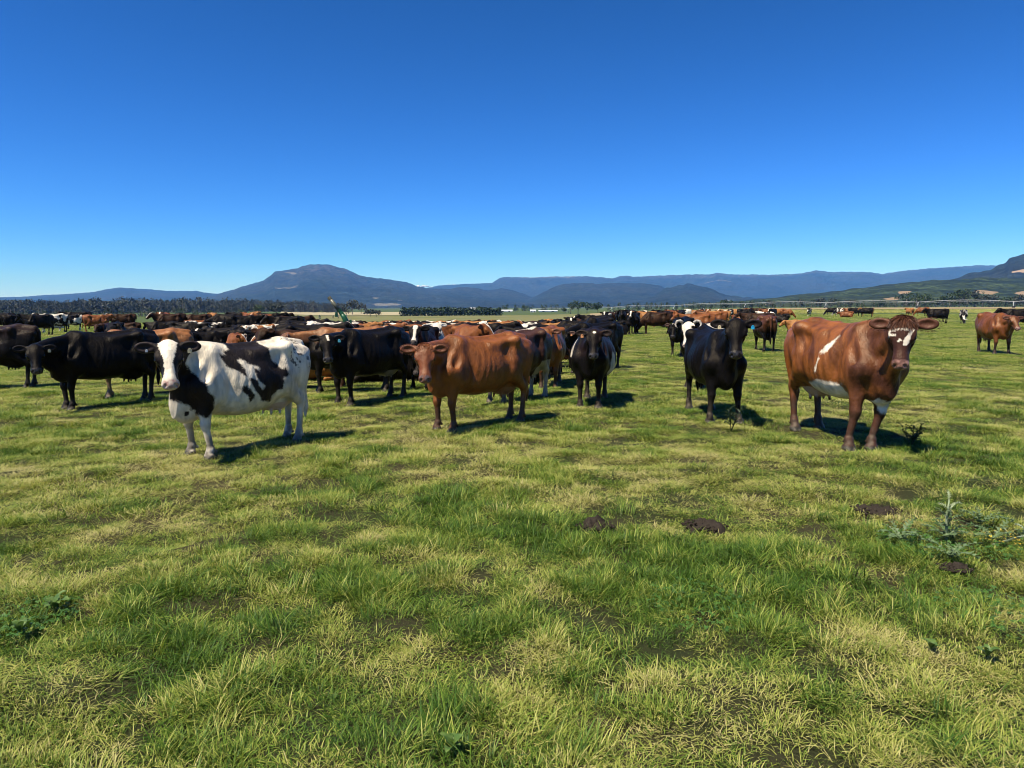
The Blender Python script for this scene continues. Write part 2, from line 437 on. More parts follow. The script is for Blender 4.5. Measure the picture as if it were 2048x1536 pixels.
    C((.15, 0, -.09), (.42, 0, -.075), .096, .066, 0.05)
    C((.12, 0, -.035), (.40, 0, -.035), .055, .034, 0.05)
    E((.43, 0, -.065), (.085, .080, .062), 0.04)
    E((.465, 0, -.055), (.050, .088, .050), 0.025)
    E((.425, 0, -.122), (.065, .050, .030), 0.012)
    for s in (-1, 1):
        C((.13, s * .052, -.155), (.38, s * .022, -.115), .055, .035, 0.05)
        E((.12, s * .078, -.12), (.10, .035, .085), 0.05)
        E((.165, s * .098, -.030), (.055, .028, .026), 0.03)
        E((.205, s * .085, -.085), (.055, .022, .02), 0.03)
        C((.24, s * .062, -.10), (.36, s * .045, -.085), .022, .018, 0.03)
        E((.19, s * .126, -.045), (.030, .020, .024), 0.012, op='-')
        E((.150, s * .108, -.026), (.04, .018, .014), 0.02)
        E((.488, s * .050, -.022), (.024, .017, .030), 0.008, op='-', rot=rotm(s * 30, 0))
        E((.30, s * .085, -.095), (.09, .02, .03), 0.03, op='-')
        # ear
        th = math.radians(min(75, max(20, -P['pitch'] - 2))); er = np.array([[math.cos(th), 0, -math.sin(th)], [0, 1, 0], [math.sin(th), 0, math.cos(th)]])
        ang = math.radians(P['ear'])
        er = np.array([[1, 0, 0], [0, math.cos(s * ang), -math.sin(s * ang)], [0, math.sin(s * ang), math.cos(s * ang)]]) @ er
        b0 = np.array([.035, s * .085, -.055]); ax = er @ np.array([0, s, 0])
        C(tuple(b0), tuple(b0 + ax * .06), .034, .036, 0.03)
        E(tuple(b0 + ax * .125), (.026, .108, .062), 0.03, rot=er)
        E(tuple(b0 + ax * .135 + er @ np.array([.038, 0, 0.004])), (.036, .082, .043), 0.012, op='-', rot=er)
    V, Q = S.mesh()
    # region masks
    L = ((V - poll) @ R) / hs
    sm = lambda x, a, b: np.clip((x - a) / (b - a), 0, 1) ** 2 * (3 - 2 * np.clip((x - a) / (b - a), 0, 1))
    head = (np.abs(L[:, 0] - .23) < .33) & (np.abs(L[:, 1]) < .34) & (np.abs(L[:, 2] + .06) < .22)
    nose = sm(L[:, 0], .42, .445) * sm(L[:, 2], -.115, -.095) * head
    nose *= 1 - sm(np.abs(L[:, 1]), .070, .085)
    lip = sm(L[:, 0], .38, .44) * head
    th = math.radians(min(75, max(20, -P['pitch'] - 2))); en = (L[:, 0] - .035) * math.cos(th) + (L[:, 2] + .055) * math.sin(th)
    ear_in = ((np.abs(L[:, 1]) > .15) & (np.abs(L[:, 1]) < .30) & head & (en > -.016) & (en < .022)).astype(float)
    ear = ((np.abs(L[:, 1]) > .125) & head & (L[:, 0] < .12)).astype(float)
    hoof = (1 - sm(V[:, 2], .055, .08)) if not lying else np.zeros(len(V))
    ud = np.sqrt(((V[:, 0] + .52) / .30) ** 2 + (V[:, 1] / .19) ** 2 + ((V[:, 2] - .58) / .17) ** 2)
    udder = (1 - sm(ud, .9, 1.08)) * (0 if lying else 1) * (np.abs(V[:, 1]) < .16)
    ears = {}
    for sd in (-1, 1):
        th = math.radians(min(75, max(20, -P['pitch'] - 2)))
        er = np.array([[math.cos(th), 0, -math.sin(th)], [0, 1, 0], [math.sin(th), 0, math.cos(th)]])
        ang = math.radians(P['ear']); c_, s_ = math.cos(sd * ang), math.sin(sd * ang)
        er = np.array([[1, 0, 0], [0, c_, -s_], [0, s_, c_]]) @ er
        b0 = np.array([.035, sd * .085, -.055]); ax = er @ np.array([0, sd, 0])
        ears[sd] = (H(*(b0 + ax * .125)), R @ er @ np.array([1, 0, 0]), R @ ax, R @ er @ np.array([0, 0, 1]))
    return V, Q, dict(H=H, ears=ears, L=L, head=head.astype(float), nose=nose, lip=lip, ear_in=ear_in, ear=ear, hoof=hoof, udder=udder, R=R, poll=poll, hs=hs)

def cow_mesh_data(name, pose, vox, paint=None):
    V, Q, M = cow_surface(pose, vox)
    me = bpy.data.meshes.new(name)
    me.vertices.add(len(V)); me.vertices.foreach_set('co', V.ravel())
    me.loops.add(len(Q) * 4); me.loops.foreach_set('vertex_index', Q.ravel().astype(np.int32))
    me.polygons.add(len(Q)); me.polygons.foreach_set('loop_start', np.arange(0, len(Q) * 4, 4, dtype=np.int32))
    me.update(calc_edges=True)
    me.polygons.foreach_set('use_smooth', np.ones(len(Q), bool))
    a = me.color_attributes.new('mask', 'FLOAT_COLOR', 'POINT')
    Lh = M['L']; wb = np.interp(Lh[:, 0], [-.05, .06, .2, .34, .44], [.02, .055, .03, .028, .06])
    blaze = ((np.abs(Lh[:, 1] - .01) < wb) & (M['head'] > 0) & (Lh[:, 2] > -.09) & (Lh[:, 0] > -.02)).astype(float)
    a.data.foreach_set('color', np.stack([M['nose'], M['hoof'], M['udder'], blaze], 1).astype(np.float32).ravel())
    if paint is not None:
        col = paint(V, M)
        a = me.color_attributes.new('coat', 'FLOAT_COLOR', 'POINT')
        a.data.foreach_set('color', np.concatenate([col, np.ones((len(col), 1))], 1).astype(np.float32).ravel())
    return me, M
# ------------------------------------------------------------------ ground
def ground_material():
    m = new_mat('pasture_soil', (.06, .05, .03), .9, .15); N = NT(m)
    pos = N.n('NewGeometry').outputs['Position']
    big = N.noise(pos, .05, 3); mid = N.noise(pos, .55, 4, .6); fine = N.noise(pos, 38, 5, .75)
    green = N.mix(fine, (.014, .022, .006), (.055, .065, .018))
    thatch = N.mix(fine, (.022, .016, .010), (.10, .078, .036))
    c = N.mix(N.rng(mid, .38, .66), green, thatch)
    sepv = N.n('SeparateXYZ'); N.l(pos, sepv.inputs[0])
    far = N.rng(sepv.outputs[1], 25, 70); fine2 = N.noise(pos, 1.3, 5, .7)
    cfar = N.mix(N.rng(big, .35, .65), (.062, .092, .021), (.085, .105, .030))
    cfar = N.mix(N.rng(fine2, .35, .65), cfar, (.045, .066, .014))
    N.base(N.mix(far, c, cfar)); N.bump(fine, 1.0, .04)
    return m
GM = ground_material()
def make_ground():
    # one sheet: fine and slightly lumpy close by, coarse out to the horizon
    xs = np.concatenate([-np.geomspace(15500, 320, 14), -np.arange(300, 15.5, -12), np.linspace(-15, 15, 121), np.arange(20, 400, 12), np.geomspace(420, 15500, 14)])
    ys = np.concatenate([-np.geomspace(2300, 4, 10), np.linspace(-3, 27, 121), np.arange(30, 300, 9), np.geomspace(310, 13300, 20)])
    X, Y = np.meshgrid(xs, ys, indexing='ij'); P = np.stack([X.ravel(), Y.ravel(), np.zeros(X.size)], 1)
    near = np.exp(-(np.hypot(P[:, 0], P[:, 1] - 10) / 14) ** 4)
    P[:, 2] = ((fbm(P, .9, 3, 3) - .5) * .07 + (fbm(P, 3.5, 5, 2) - .5) * .10 - .012) * near
    P[:, 2] += lie(P[:, 0], P[:, 1])
    i = np.arange(len(xs) * len(ys)).reshape(len(xs), len(ys))
    Q = np.stack([i[:-1, :-1], i[1:, :-1], i[1:, 1:], i[:-1, 1:]], -1).reshape(-1, 4)
    me = pydata('ground', P, Q, True)
    return tag(link('ground', me, None, GM), kind='structure')
make_ground()

# ------------------------------------------------------------------ hills and mountains
def hill_material(name, c_dark, c_light, clear=None, rock=None, tree=9.0):
    m = new_mat(name, c_dark, .95, .1); N = NT(m)
    pos = N.n('NewGeometry').outputs['Position']
    a = N.noise(pos, 1 / tree, 2, .6); b = N.noise(pos, 1 / 160., 4, .6); d = N.noise(pos, 1 / 900., 3, .5)
    c = N.mix(N.rng(a, .36, .62), tuple(x * .6 for x in c_dark), tuple(x * 1.25 for x in c_light))
    c = N.mix(N.math('MULTIPLY', N.rng(b, .42, .62), .85), c, tuple(x * .55 for x in c_dark))
    c = N.mix(N.math('MULTIPLY', N.rng(d, .45, .62), .5), c, (c_light[0] * 1.3, c_light[1] * 1.0, c_light[2] * 1.1))
    e = N.noise(pos, 1 / 55., 4, .65)
    c = N.mix(N.math('MULTIPLY', N.rng(e, .40, .60), .7), c, tuple(x * .45 for x in c_dark))
    if rock:
        at = N.n('Attribute', attribute_name='rock').outputs['Fac']
        v = N.n('Mapping'); N.l(pos, v.inputs[0]); v.inputs['Scale'].default_value = (1, 1, .12)
        k = N.noise(v.outputs[0], 1 / 55., 5, .7)
        c = N.mix(N.math('MULTIPLY', at, N.rng(k, .48, .58)), c, rock)
    if clear:
        at = N.n('Attribute', attribute_name='clear').outputs['Fac']
        k = N.noise(pos, 1 / 45., 3, .6)
        c = N.mix(N.rng(N.math('ADD', at, N.math('MULTIPLY', N.math('SUBTRACT', k, .5), .9)), .48, .56), c, clear)
    N.base(c); N.bump(a, .9, tree * .8)
    return m
def ridge(name, dist, prof, front, back, mat, step=3.0, rough=6.0, gully=.12, rock=None, clears=(), rows=34, expo=1.25, seed=0):
    px = np.array([p[0] for p in prof], float); py = np.array([p[1] for p in prof], float)
    xs = np.arange(px[0], px[-1] + step, step)
    top = np.array([max(1.0, point_at(x, np.interp(x, px, py), dist).z) for x in xs])
    lat = np.array([on_ground(x, 1.0).x for x in xs])
    tf = np.concatenate([np.linspace(0, 1, rows), 1 + np.linspace(.12, 1, 8)])
    V = []; A = []; B = []
    for t in tf:
        if t <= 1: y = dist - front * (1 - t); h = t ** expo
        else: y = dist + back * (t - 1); h = 1 - (t - 1)
        P = np.stack([lat * y, np.full_like(lat, y), np.zeros_like(lat)], 1)
        g = (fbm(P, 1 / 700., 20 + seed, 4) - .5) * 2
        g2 = (fbm(P, 1 / 190., 40 + seed, 3) - .5) * 2
        z = top * h * (1 + (gully * g + gully * .5 * g2) * np.sin(math.pi * min(t, 1)) * 1.2)
        z = z + (vnoise(P, 1 / 26., 7 + seed) - .4) * rough * (0.25 + .75 * min(1, t * 3)) * (1 if t <= 1 else .5)
        if t == 0 or t == 2: z = np.full_like(z, -9.0)
        P[:, 2] = z; V.append(P)
        if rock is not None:
            A.append(np.clip(1 - np.abs(t - rock[2]) / rock[3], 0, 1) * np.clip(1 - np.abs(xs - (rock[0] + rock[1]) / 2) / (abs(rock[1] - rock[0]) / 2), 0, 1) ** .5)
        cl = np.zeros_like(xs)
        for (cx, ct, wx, wt) in clears: cl = np.maximum(cl, 1.15 - np.hypot((xs - cx) / wx, (t - ct) / wt) * .65)
        B.append(np.clip(cl, 0, 1))
    V = np.concatenate(V); n = len(xs); r = len(tf)
    i = np.arange(n * r).reshape(r, n)
    Q = np.stack([i[:-1, :-1], i[:-1, 1:], i[1:, 1:], i[1:, :-1]], -1).reshape(-1, 4)
    me = pydata(name, V, Q, True)
    if rock is not None: fattr(me, 'rock', np.concatenate(A))
    fattr(me, 'clear', np.concatenate(B))
    return tag(link(name, me, None, mat), kind='structure')

HM_far = hill_material('escarpment_forest', (.012, .022, .018), (.030, .042, .034), rock=(.09, .088, .085), clear=(.13, .13, .12), tree=14)
HM_mid = hill_material('mountain_forest', (.012, .022, .016), (.032, .046, .034), rock=(.085, .082, .08), clear=(.13, .125, .10), tree=12)
HM_near = hill_material('slope_forest', (.017, .028, .011), (.055, .078, .030), clear=(.24, .17, .10), tree=9)
HM_ridge = hill_material('cliff_forest', (.012, .021, .014), (.032, .044, .030), clear=(.30, .22, .14), tree=9)

ridge('escarpment', 11000, [(820, 590), (850, 577), (880, 571), (930, 568), (970, 567), (985, 566), (1000, 556), (1008, 554), (1060, 555), (1110, 553), (1180, 553),
      (1225, 557), (1240, 552), (1252, 551), (1268, 554), (1320, 551), (1390, 549), (1418, 549), (1432, 546), (1448, 547), (1460, 549), (1500, 549), (1536, 550), (1600, 547), (1630, 541),
      (1660, 544), (1730, 544), (1762, 548), (1780, 545), (1810, 541), (1870, 536), (1950, 531), (1985, 531), (2100, 529), (2250, 530)], 3500, 1500, HM_far,
      rock=(1000, 2000, .93, .12), rough=14, expo=.8, gully=.20, rows=50, clears=[(1430, .63, 40, .012), (1100, .97, 60, .02)], seed=1)
ridge('blue_hill', 8600, [(-200, 596), (40, 594), (95, 590), (140, 588), (190, 584), (218, 578), (240, 575), (270, 577), (305, 579), (340, 582), (395, 582), (410, 585), (450, 589), (560, 600)], 2500, 1500, HM_far, rough=8, expo=.9, seed=2,
      clears=[(400, .16, 26, .05)])
ridge('mountain', 7000, [(380, 604), (430, 590), (470, 579), (512, 566), (530, 561), (545, 550), (551, 544), (570, 541), (600, 537), (608, 532), (620, 530), (640, 528.5), (662, 529.5), (680, 535),
      (697, 539), (706, 544), (720, 551), (740, 555), (780, 559), (815, 565), (835, 573), (860, 577), (890, 578), (940, 583), (1000, 590), (1080, 600), (1180, 607)], 3600, 1800, HM_mid,
      rock=(560, 740, .86, .22), rough=14, expo=1.1, gully=.24, rows=60, clears=[(590, .78, 20, .010), (785, .74, 9, .02), (570, .42, 26, .03), (752, .22, 8, .012), (800, .18, 7, .010), (775, .07, 30, .03)], seed=3)
ridge('foothill', 6200, [(850, 600), (880, 584), (905, 577), (925, 574), (950, 576), (975, 581), (1000, 577), (1015, 578), (1045, 587), (1080, 600)], 1800, 1000, HM_mid, rough=8, seed=4)
ridge('foothill', 5600, [(1030, 607), (1070, 594), (1100, 577), (1130, 567), (1165, 566), (1190, 568), (1230, 566), (1290, 567), (1320, 572), (1360, 590), (1450, 604)], 2000, 1000, HM_mid, rough=12, gully=.2, seed=5)
ridge('foothill', 4600, [(1150, 612), (1250, 603), (1310, 590), (1330, 577), (1360, 570), (1380, 568), (1400, 571), (1425, 580), (1450, 590), (1500, 596), (1560, 601), (1700, 606)], 1700, 900, HM_mid, rough=11, gully=.2, seed=6,
      clears=[(1462, .45, 14, .05)])
ridge('wooded_cliff', 3000, [(1700, 600), (1800, 580), (1870, 566), (1915, 555), (1935, 547), (1975, 541), (1990, 532), (2005, 526), (2012, 517), (2035, 510), (2060, 506), (2150, 497), (2300, 500)], 1150, 900, HM_ridge, rough=8, expo=.9, seed=7,
      clears=[(2050, .50, 30, .04)])
ridge('wooded_slope', 1750, [(1380, 610), (1460, 603), (1540, 598), (1600, 590), (1660, 584), (1720, 577), (1760, 571), (1800, 567), (1850, 562), (1900, 559), (1950, 556), (2000, 557), (2100, 552), (2300, 545)], 800, 700, HM_near, rough=6, expo=.95, step=2.4, seed=8,
      clears=[(1808, .40, 14, .07), (1785, .20, 18, .05), (1972, .33, 26, .07), (2060, .25, 30, .07), (1700, .66, 10, .012), (1540, .2, 14, .03)])
ridge('low_hill', 1500, [(-300, 600), (0, 603), (20, 603), (60, 609), (110, 616), (160, 620)], 500, 400, HM_near, rough=4, seed=9, clears=[(55, .55, 24, .3)])

# far fields: pale strips of dry pasture and a green field beyond the boundary
def field(name, x0, x1, d0, d1, col, col2, z=.05):
    m = new_mat(name + '_cover', col, .95, .1); N = NT(m); pos = N.n('NewGeometry').outputs['Position']
    v = N.n('Mapping'); N.l(pos, v.inputs[0]); v.inputs['Scale'].default_value = (.35, 1, 1)
    N.base(N.mix(N.rng(N.noise(v.outputs[0], .12, 4, .65), .35, .65), col, col2))
    V = []; n = 60; k = 14
    for j in range(k + 1):
        for i in range(n + 1):
            q = on_ground(x0 + (x1 - x0) * i / n, d0 + (d1 - d0) * j / k); q.z += z; V.append(q)
    return tag(link(name, pydata(name, V, [(j * (n + 1) + i, j * (n + 1) + i + 1, (j + 1) * (n + 1) + i + 1, (j + 1) * (n + 1) + i) for j in range(k) for i in range(n)]), None, m), kind='structure')
field('stubble_field', 1180, 2300, 330, 520, (.30, .22, .12), (.22, .18, .09), .30)
field('stubble_field', 560, 860, 560, 900, (.36, .29, .19), (.26, .24, .12), .30)
field('green_field', 380, 1180, 250, 540, (.085, .105, .030), (.19, .165, .070), .28)
# ------------------------------------------------------------------ coats
BLACK = np.array([.0050, .0042, .0040]); WHITE = np.array([.66, .57, .43]); RED = np.array([.172, .052, .0105]); DARK = np.array([.030, .013, .008])
def in_poly(x, z, poly):
    c = np.zeros(len(x), bool); n = len(poly)
    for i in range(n):
        x0, z0 = poly[i]; x1, z1 = poly[(i + 1) % n]
        m = (z0 > z) != (z1 > z)
        c ^= m & (x < (x1 - x0) * (z - z0) / (z1 - z0 + 1e-9) + x0)
    return c
def patch(V, poly, side=0, warp=.02, seed=0, freq=14):
    wx = (fbm(V, freq, seed, 3) - .5) * 2 * warp * 1.6; wz = (fbm(V, freq, seed + 31, 3) - .5) * 2 * warp * 1.6
    rr = np.random.default_rng(seed); m = 0
    for _ in range(5): m = m + in_poly(V[:, 0] + wx + rr.normal(0, .007, len(V)), V[:, 2] + wz + rr.normal(0, .007, len(V)), poly)
    m = m / 5.0
    if side: m = m * (V[:, 1] * side > -.03)
    return m
def lay(col, m, c):
    m = np.asarray(m, float)[:, None]; return col * (1 - m) + np.asarray(c)[None] * m
def finish(V, M, col, nose=(.045, .038, .036), hoof=(.05, .045, .035), udder=None, inner=(.10, .05, .035), dirt=.6, inner_mix=.6):
    var = 1 + (fbm(V * np.array([1, 1, .35]), 34, 5, 3) - .5) * .5 + (fbm(V, 5, 6, 3) - .5) * .75 + (fbm(V * np.array([1, 1, .28]), 15, 7, 3) - .5) * .8
    var = np.clip(var, .35, 1.6)
    col = col * var[:, None]
    col = lay(col, M['ear_in'] * inner_mix, inner)
    if udder is not None: col = lay(col, M['udder'] * .9, udder)
    n = M['nose'] * np.clip((fbm(V, 40, 9, 2) - .25) * 2.5, .35, 1)
    col = lay(col, n, nose)
    d = np.clip(1.25 - V[:, 2] / .36, 0, 1) ** .7 * np.clip((fbm(V, 14, 12, 3) - .30) * 4, 0, 1) * dirt
    col = lay(col, d, (.055, .043, .030)); col = lay(col, M['hoof'], hoof)
    return np.clip(col, .003, .9)
def solid(base, legs=None, extra=None, **kw):
    def f(V, M):
        col = np.tile(base, (len(V), 1))
        if legs is not None: col = lay(col, np.clip((.5 - V[:, 2]) / .2, 0, 1), legs)
        if extra: col = extra(V, M, col)
        return finish(V, M, col, **kw)
    return f

# photograph-to-flank coordinates of the black-and-white cow's saddle patches
def _fl(pts):
    out = []
    for cx, cy in pts:
        g = 1480 - (cx - 760) * .221; s = .001127 + (cx - 760) * 1.57e-7
        out.append(((.72 - (cx - 760) * .00149) * .9, (g - cy) * s * 1.02))
    return out
A_SADDLE = _fl([(1040, 230), (1420, 230), (1450, 330), (1460, 400), (1500, 470), (1550, 520), (1600, 520), (1605, 590), (1550, 620), (1550, 720), (1490, 740), (1430, 800), (1430, 860), (1310, 850),
    (1290, 800), (1230, 740), (1190, 640), (1240, 630), (1310, 740), (1350, 700), (1270, 640), (1250, 530), (1300, 560), (1300, 520), (1230, 510), (1160, 450), (1120, 470), (1170, 560), (1175, 630), (1110, 575),
    (1030, 530), (1000, 460), (990, 410), (1040, 420), (1040, 380), (1100, 370), (1110, 330), (1060, 300)])
A_SPOT = _fl([(1115, 710), (1160, 710), (1240, 790), (1235, 830), (1200, 865), (1160, 800), (1110, 750)])
def paint_A(V, M):
    col = np.tile(WHITE, (len(V), 1)); L = M['L']
    blk = np.array([.012, .0095, .0095])
    col = lay(col, patch(V, A_SADDLE, 1, .012, 1, 20), blk * 1.25); col = lay(col, patch(V, A_SPOT, 1, .012, 2, 20), blk)
    col = lay(col, patch(V, [(-.5, 1.5), (.2, 1.5), (.25, .9), (-.1, .6), (-.5, .8)], -1, .04, 3), blk)
    neck = [(.86, 1.7), (.80, 1.20), (.70, 1.06), (.61, .93), (.55, .80), (.49, .73), (.47, .60), (.56, .50), (.64, .56), (.70, .66), (.80, .70), (.92, .74), (1.6, .85), (1.6, 1.7)]
    col = lay(col, patch(V, neck, 1, .015, 4, 18) * (V[:, 1] > .0), blk)
    col = lay(col, patch(V, [(.70, 1.3), (.62, .9), (.8, .8), (1.6, .9), (1.6, 1.6)], -1, .02, 5) * (V[:, 1] < .0), blk)
    col = lay(col, np.hypot((V[:, 0] - .72) / .025, (V[:, 2] - .56) / .03) < 1, blk)
    # head: black with a broad white forehead and blaze
    col = lay(col, M['head'] * (L[:, 2] > -.30) * (L[:, 0] > -.06), blk)
    wid = np.interp(L[:, 0], [-.1, 0, .08, .15, .21, .28, .36, .42, .47], [.085, .092, .085, .066, .048, .044, .048, .075, .12])
    wob = (fbm(V, 30, 8, 2) - .5) * .03
    blaze = (np.abs(L[:, 1] + .006) < wid + wob) & (M['ear'] < .5) & (M['head'] > 0) & ((L[:, 2] > -.10) | (L[:, 0] > .40))
    col = lay(col, blaze & (L[:, 0] > -.09), WHITE)
    col = lay(col, (np.clip((fbm(V, 30, 77, 2) - .62) * 12, 0, 1)) * (V[:, 0] < -.55) * (V[:, 2] > .95), (.10, .08, .06))
    st = np.clip((fbm(V, 4.5, 90, 4) - .42) * 3.2, 0, 1) * np.clip(1.25 - V[:, 2] * .75, .15, .8)
    col = lay(col, st * (col[:, 0] > .3) * .55, (.34, .26, .16))
    return finish(V, M, col, nose=(.36, .20, .16), udder=(.52, .36, .28), inner=(.03, .02, .02), dirt=.85)
def paint_E(V, M):
    L = M['L']; col = np.tile(np.array([.190, .060, .012]), (len(V), 1))
    st = fbm(np.stack([V[:, 0] * 2.2 + V[:, 2] * 1.3, V[:, 1], V[:, 2] * .35 - V[:, 0] * .3], 1), 6, 21, 3)
    col = lay(col, np.clip((st - .52) * 5, 0, 1) * .75, (.07, .022, .009))
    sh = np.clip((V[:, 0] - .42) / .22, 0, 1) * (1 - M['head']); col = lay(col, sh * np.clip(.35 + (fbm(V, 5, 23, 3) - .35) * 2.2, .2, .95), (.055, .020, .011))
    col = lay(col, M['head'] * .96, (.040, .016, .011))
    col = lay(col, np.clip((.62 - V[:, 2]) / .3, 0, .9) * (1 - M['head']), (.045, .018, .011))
    W = WHITE * 1.02
    mk = [[(.22, 1.20), (.12, 1.10), (.02, 1.0), (.10, .99), (.17, 1.05)], [(.03, .95), (.0, .86), (-.03, .76), (.02, .80), (.055, .93)],
          [(.03, .70), (-.28, .63), (-.12, .52), (.36, .44), (.36, .66), (.22, .69)]]
    for i, p in enumerate(mk): col = lay(col, patch(V, p, -1, .012, 30 + i, 22), W)
    col = lay(col, patch(V, [(.60, .56), (.70, .60), (.80, .50), (.66, .40)], 0, .02, 40) * (np.abs(V[:, 1]) < .09), W)
    fl = (V[:, 1] > .06) & (V[:, 0] > .45) & (V[:, 2] > .36) & (V[:, 2] < .66)
    col = lay(col, fl * np.clip((fbm(V, 45, 41, 2) - .40) * 8, 0, 1), W * .85)
    x, y = L[:, 0] - .078 + (fbm(V, 30, 44, 2) - .5) * .025, L[:, 1] + (fbm(V, 30, 45, 2) - .5) * .025
    h = (M['head'] > 0) & (M['ear'] < .5) & (L[:, 2] > -.09)
    col = lay(col, h & (x > .035) & (x < .115) & (y < -.055) & (np.hypot(x - .075, y + .085) > .018), W)
    col = lay(col, h & (x > .03) & (x < .052) & (np.abs(y) < .09), W)
    col = lay(col, h & (np.abs(y - (.085 - (x - .04) * .32)) < .022) & (x > .03) & (x < .20), W)
    col = lay(col, h & (np.hypot(x - .175, y + .015) < .024) & (x < .17), W)
    col = lay(col, M['ear'] * .8, (.10, .032, .013))
    return finish(V, M, col, nose=(.34, .17, .12), udder=(.45, .30, .22), inner=(.09, .035, .02), dirt=.7)
def ex_B(V, M, col):
    L = M['L']
    col = lay(col, np.clip((V[:, 0] - .62) / .2, 0, 1) * .35, (.12, .034, .011)); col = lay(col, M['head'] * .5, (.17, .050, .020))
    return lay(col, np.clip((fbm(V, 3, 61, 3) - .5) * 3, 0, 1) * .45, (.20, .068, .017))
def ex_C(V, M, col):
    L = M['L']
    col = lay(col, np.clip((fbm(V, 2.5, 63, 3) - .42) * 4, 0, 1) * .7, (.024, .011, .007))
    col = lay(col, patch(V, [(.22, 1.22), (.30, 1.22), (.27, 1.05), (.24, .86), (.20, .86), (.21, 1.02)], -1, .008, 64), WHITE)
    col = lay(col, patch(V, [(.16, .95), (.21, .95), (.26, .60), (.10, .52), (.05, .56)], 1, .008, 65), WHITE * .8)
    return lay(col, (np.hypot((L[:, 0] - .06) / .022, (L[:, 1] - .01) / .026) < 1) & (M['head'] > 0) & (L[:, 2] > -.05), WHITE)
def ex_H(V, M, col):
    L = M['L']
    return lay(col, (np.abs(L[:, 1] - .008 - (L[:, 0] - .08) * .2) < .021) & (L[:, 0] > .02) & (L[:, 0] < .14) & (M['head'] > 0) & (L[:, 2] > -.05), WHITE)
def ex_N(V, M, col):
    L = M['L']
    col = lay(col, patch(V, [(-.3, 1.5), (.3, 1.5), (.2, 1.18), (-.05, 1.12), (-.3, 1.2)], 0, .03, 70), WHITE)
    col = lay(col, (V[:, 0] < -.5) & (V[:, 2] < .9), WHITE * .8)
    w = np.interp(L[:, 0], [0, .1, .2, .3, .47], [.14, .12, .085, .07, .12])
    return lay(col, (np.abs(L[:, 1]) < w) & (M['ear'] < .5) & (M['head'] > 0) & (L[:, 2] > -.11) & (np.hypot(L[:, 0] - .10, L[:, 1] - .10) > .038), WHITE * 1.05)
def ex_K(V, M, col):
    col = lay(col, (np.abs(V[:, 1] - .03 * np.sin(V[:, 0] * 9)) < .035) & (V[:, 2] > 1.2) & (V[:, 0] < 0), WHITE)
    return lay(col, (V[:, 2] < .75) & (V[:, 0] < -.4), WHITE * .62)
def ex_I(V, M, col):
    return lay(col, np.clip((V[:, 2] - 1.02 + (fbm(V, 5, 81, 3) - .5) * .3) / .22, 0, 1), (.20, .075, .022))
def ex_P(V, M, col):
    return lay(col, M['head'] * .5, (.07, .025, .012))

def coat_finish(N, col):
    """shared end of every coat shader: nose, hoof, udder, soiled legs, hair relief"""
    return col
def hair_bump(N, m_nose=None):
    co = N.n('TexCoord').outputs['Object']; mp = N.n('Mapping'); N.l(co, mp.inputs[0]); mp.inputs['Scale'].default_value = (1, 1, .35)
    a = N.noise(mp.outputs[0], 90, 3, .75); b = N.noise(co, 7, 3, .5); d = N.noise(mp.outputs[0], 26, 4, .65)
    N.bump(N.math('ADD', N.math('ADD', a, N.math('MULTIPLY', d, 2.4)), N.math('MULTIPLY', b, 2.2)), .55, .010)
def hero_mat():
    m = new_mat('hide_painted', rough=.5, spec=.32); N = NT(m)
    N.base(N.n('Attribute', attribute_name='coat').outputs['Color'])
    mk = N.n('Attribute', attribute_name='mask').outputs['Color']; sp = N.n('SeparateColor'); N.l(mk, sp.inputs[0])
    N.l(N.rng(sp.outputs[0], 0, 1, .42, .24), N.b.inputs['Roughness'])
    lum = N.n('RGBToBW'); N.l(N.n('Attribute', attribute_name='coat').outputs['Color'], lum.inputs[0])
    N.l(N.math('MAXIMUM', N.rng(lum.outputs[0], .008, .06, .11, .46), N.math('MULTIPLY', sp.outputs[0], .5)), N.b.inputs['Specular IOR Level'])
    N.b.inputs['Specular Tint'].default_value = (1, .86, .68, 1); hair_bump(N); return m
def coat_mat(name, c1, c2, white=0.0, wcol=(.60, .53, .42), scale=2.2):
    m = new_mat(name, c1, .48, .26); N = NT(m)
    co = N.n('TexCoord').outputs['Object']; rnd = N.n('ObjectInfo').outputs['Random']
    v = N.n('VectorMath', operation='ADD'); N.l(co, v.inputs[0])
    cb = N.n('CombineXYZ'); N.l(N.math('MULTIPLY', rnd, 37.0), cb.inputs[0]); N.l(N.math('MULTIPLY', rnd, 91.0), cb.inputs[1]); N.l(cb.outputs[0], v.inputs[1])
    n = N.noise(v.outputs[0], 3.0, 3)
    c = N.mix(N.rng(n, .35, .7), c1, c2)
    if white:
        p = N.noise(v.outputs[0], scale, 3, .5, .4)
        c = N.mix(N.rng(p, 1 - white - .02, 1 - white + .02), c, wcol)
    mk = N.n('Attribute', attribute_name='mask').outputs['Color']; sp = N.n('SeparateColor'); N.l(mk, sp.inputs[0])
    ba = N.n('Attribute', attribute_name='mask').outputs['Alpha']; ge = N.math('GREATER_THAN', N.math('FRACT', N.math('MULTIPLY', rnd, 7.31), 0), .58)
    c = N.mix(N.math('MULTIPLY', ba, ge), c, wcol)
    c = N.mix(sp.outputs[2], c, tuple(.5 * a + b for a, b in zip(c2, (.07, .045, .035)))); c = N.mix(sp.outputs[0], c, (.05, .042, .04)); c = N.mix(sp.outputs[1], c, (.05, .042, .033))
    N.b.inputs['Specular IOR Level'].default_value = .11 if c1[0] < .02 else .3
    N.b.inputs['Specular Tint'].default_value = (1, .86, .68, 1); N.base(c); hair_bump(N); return m
HERO = hero_mat()
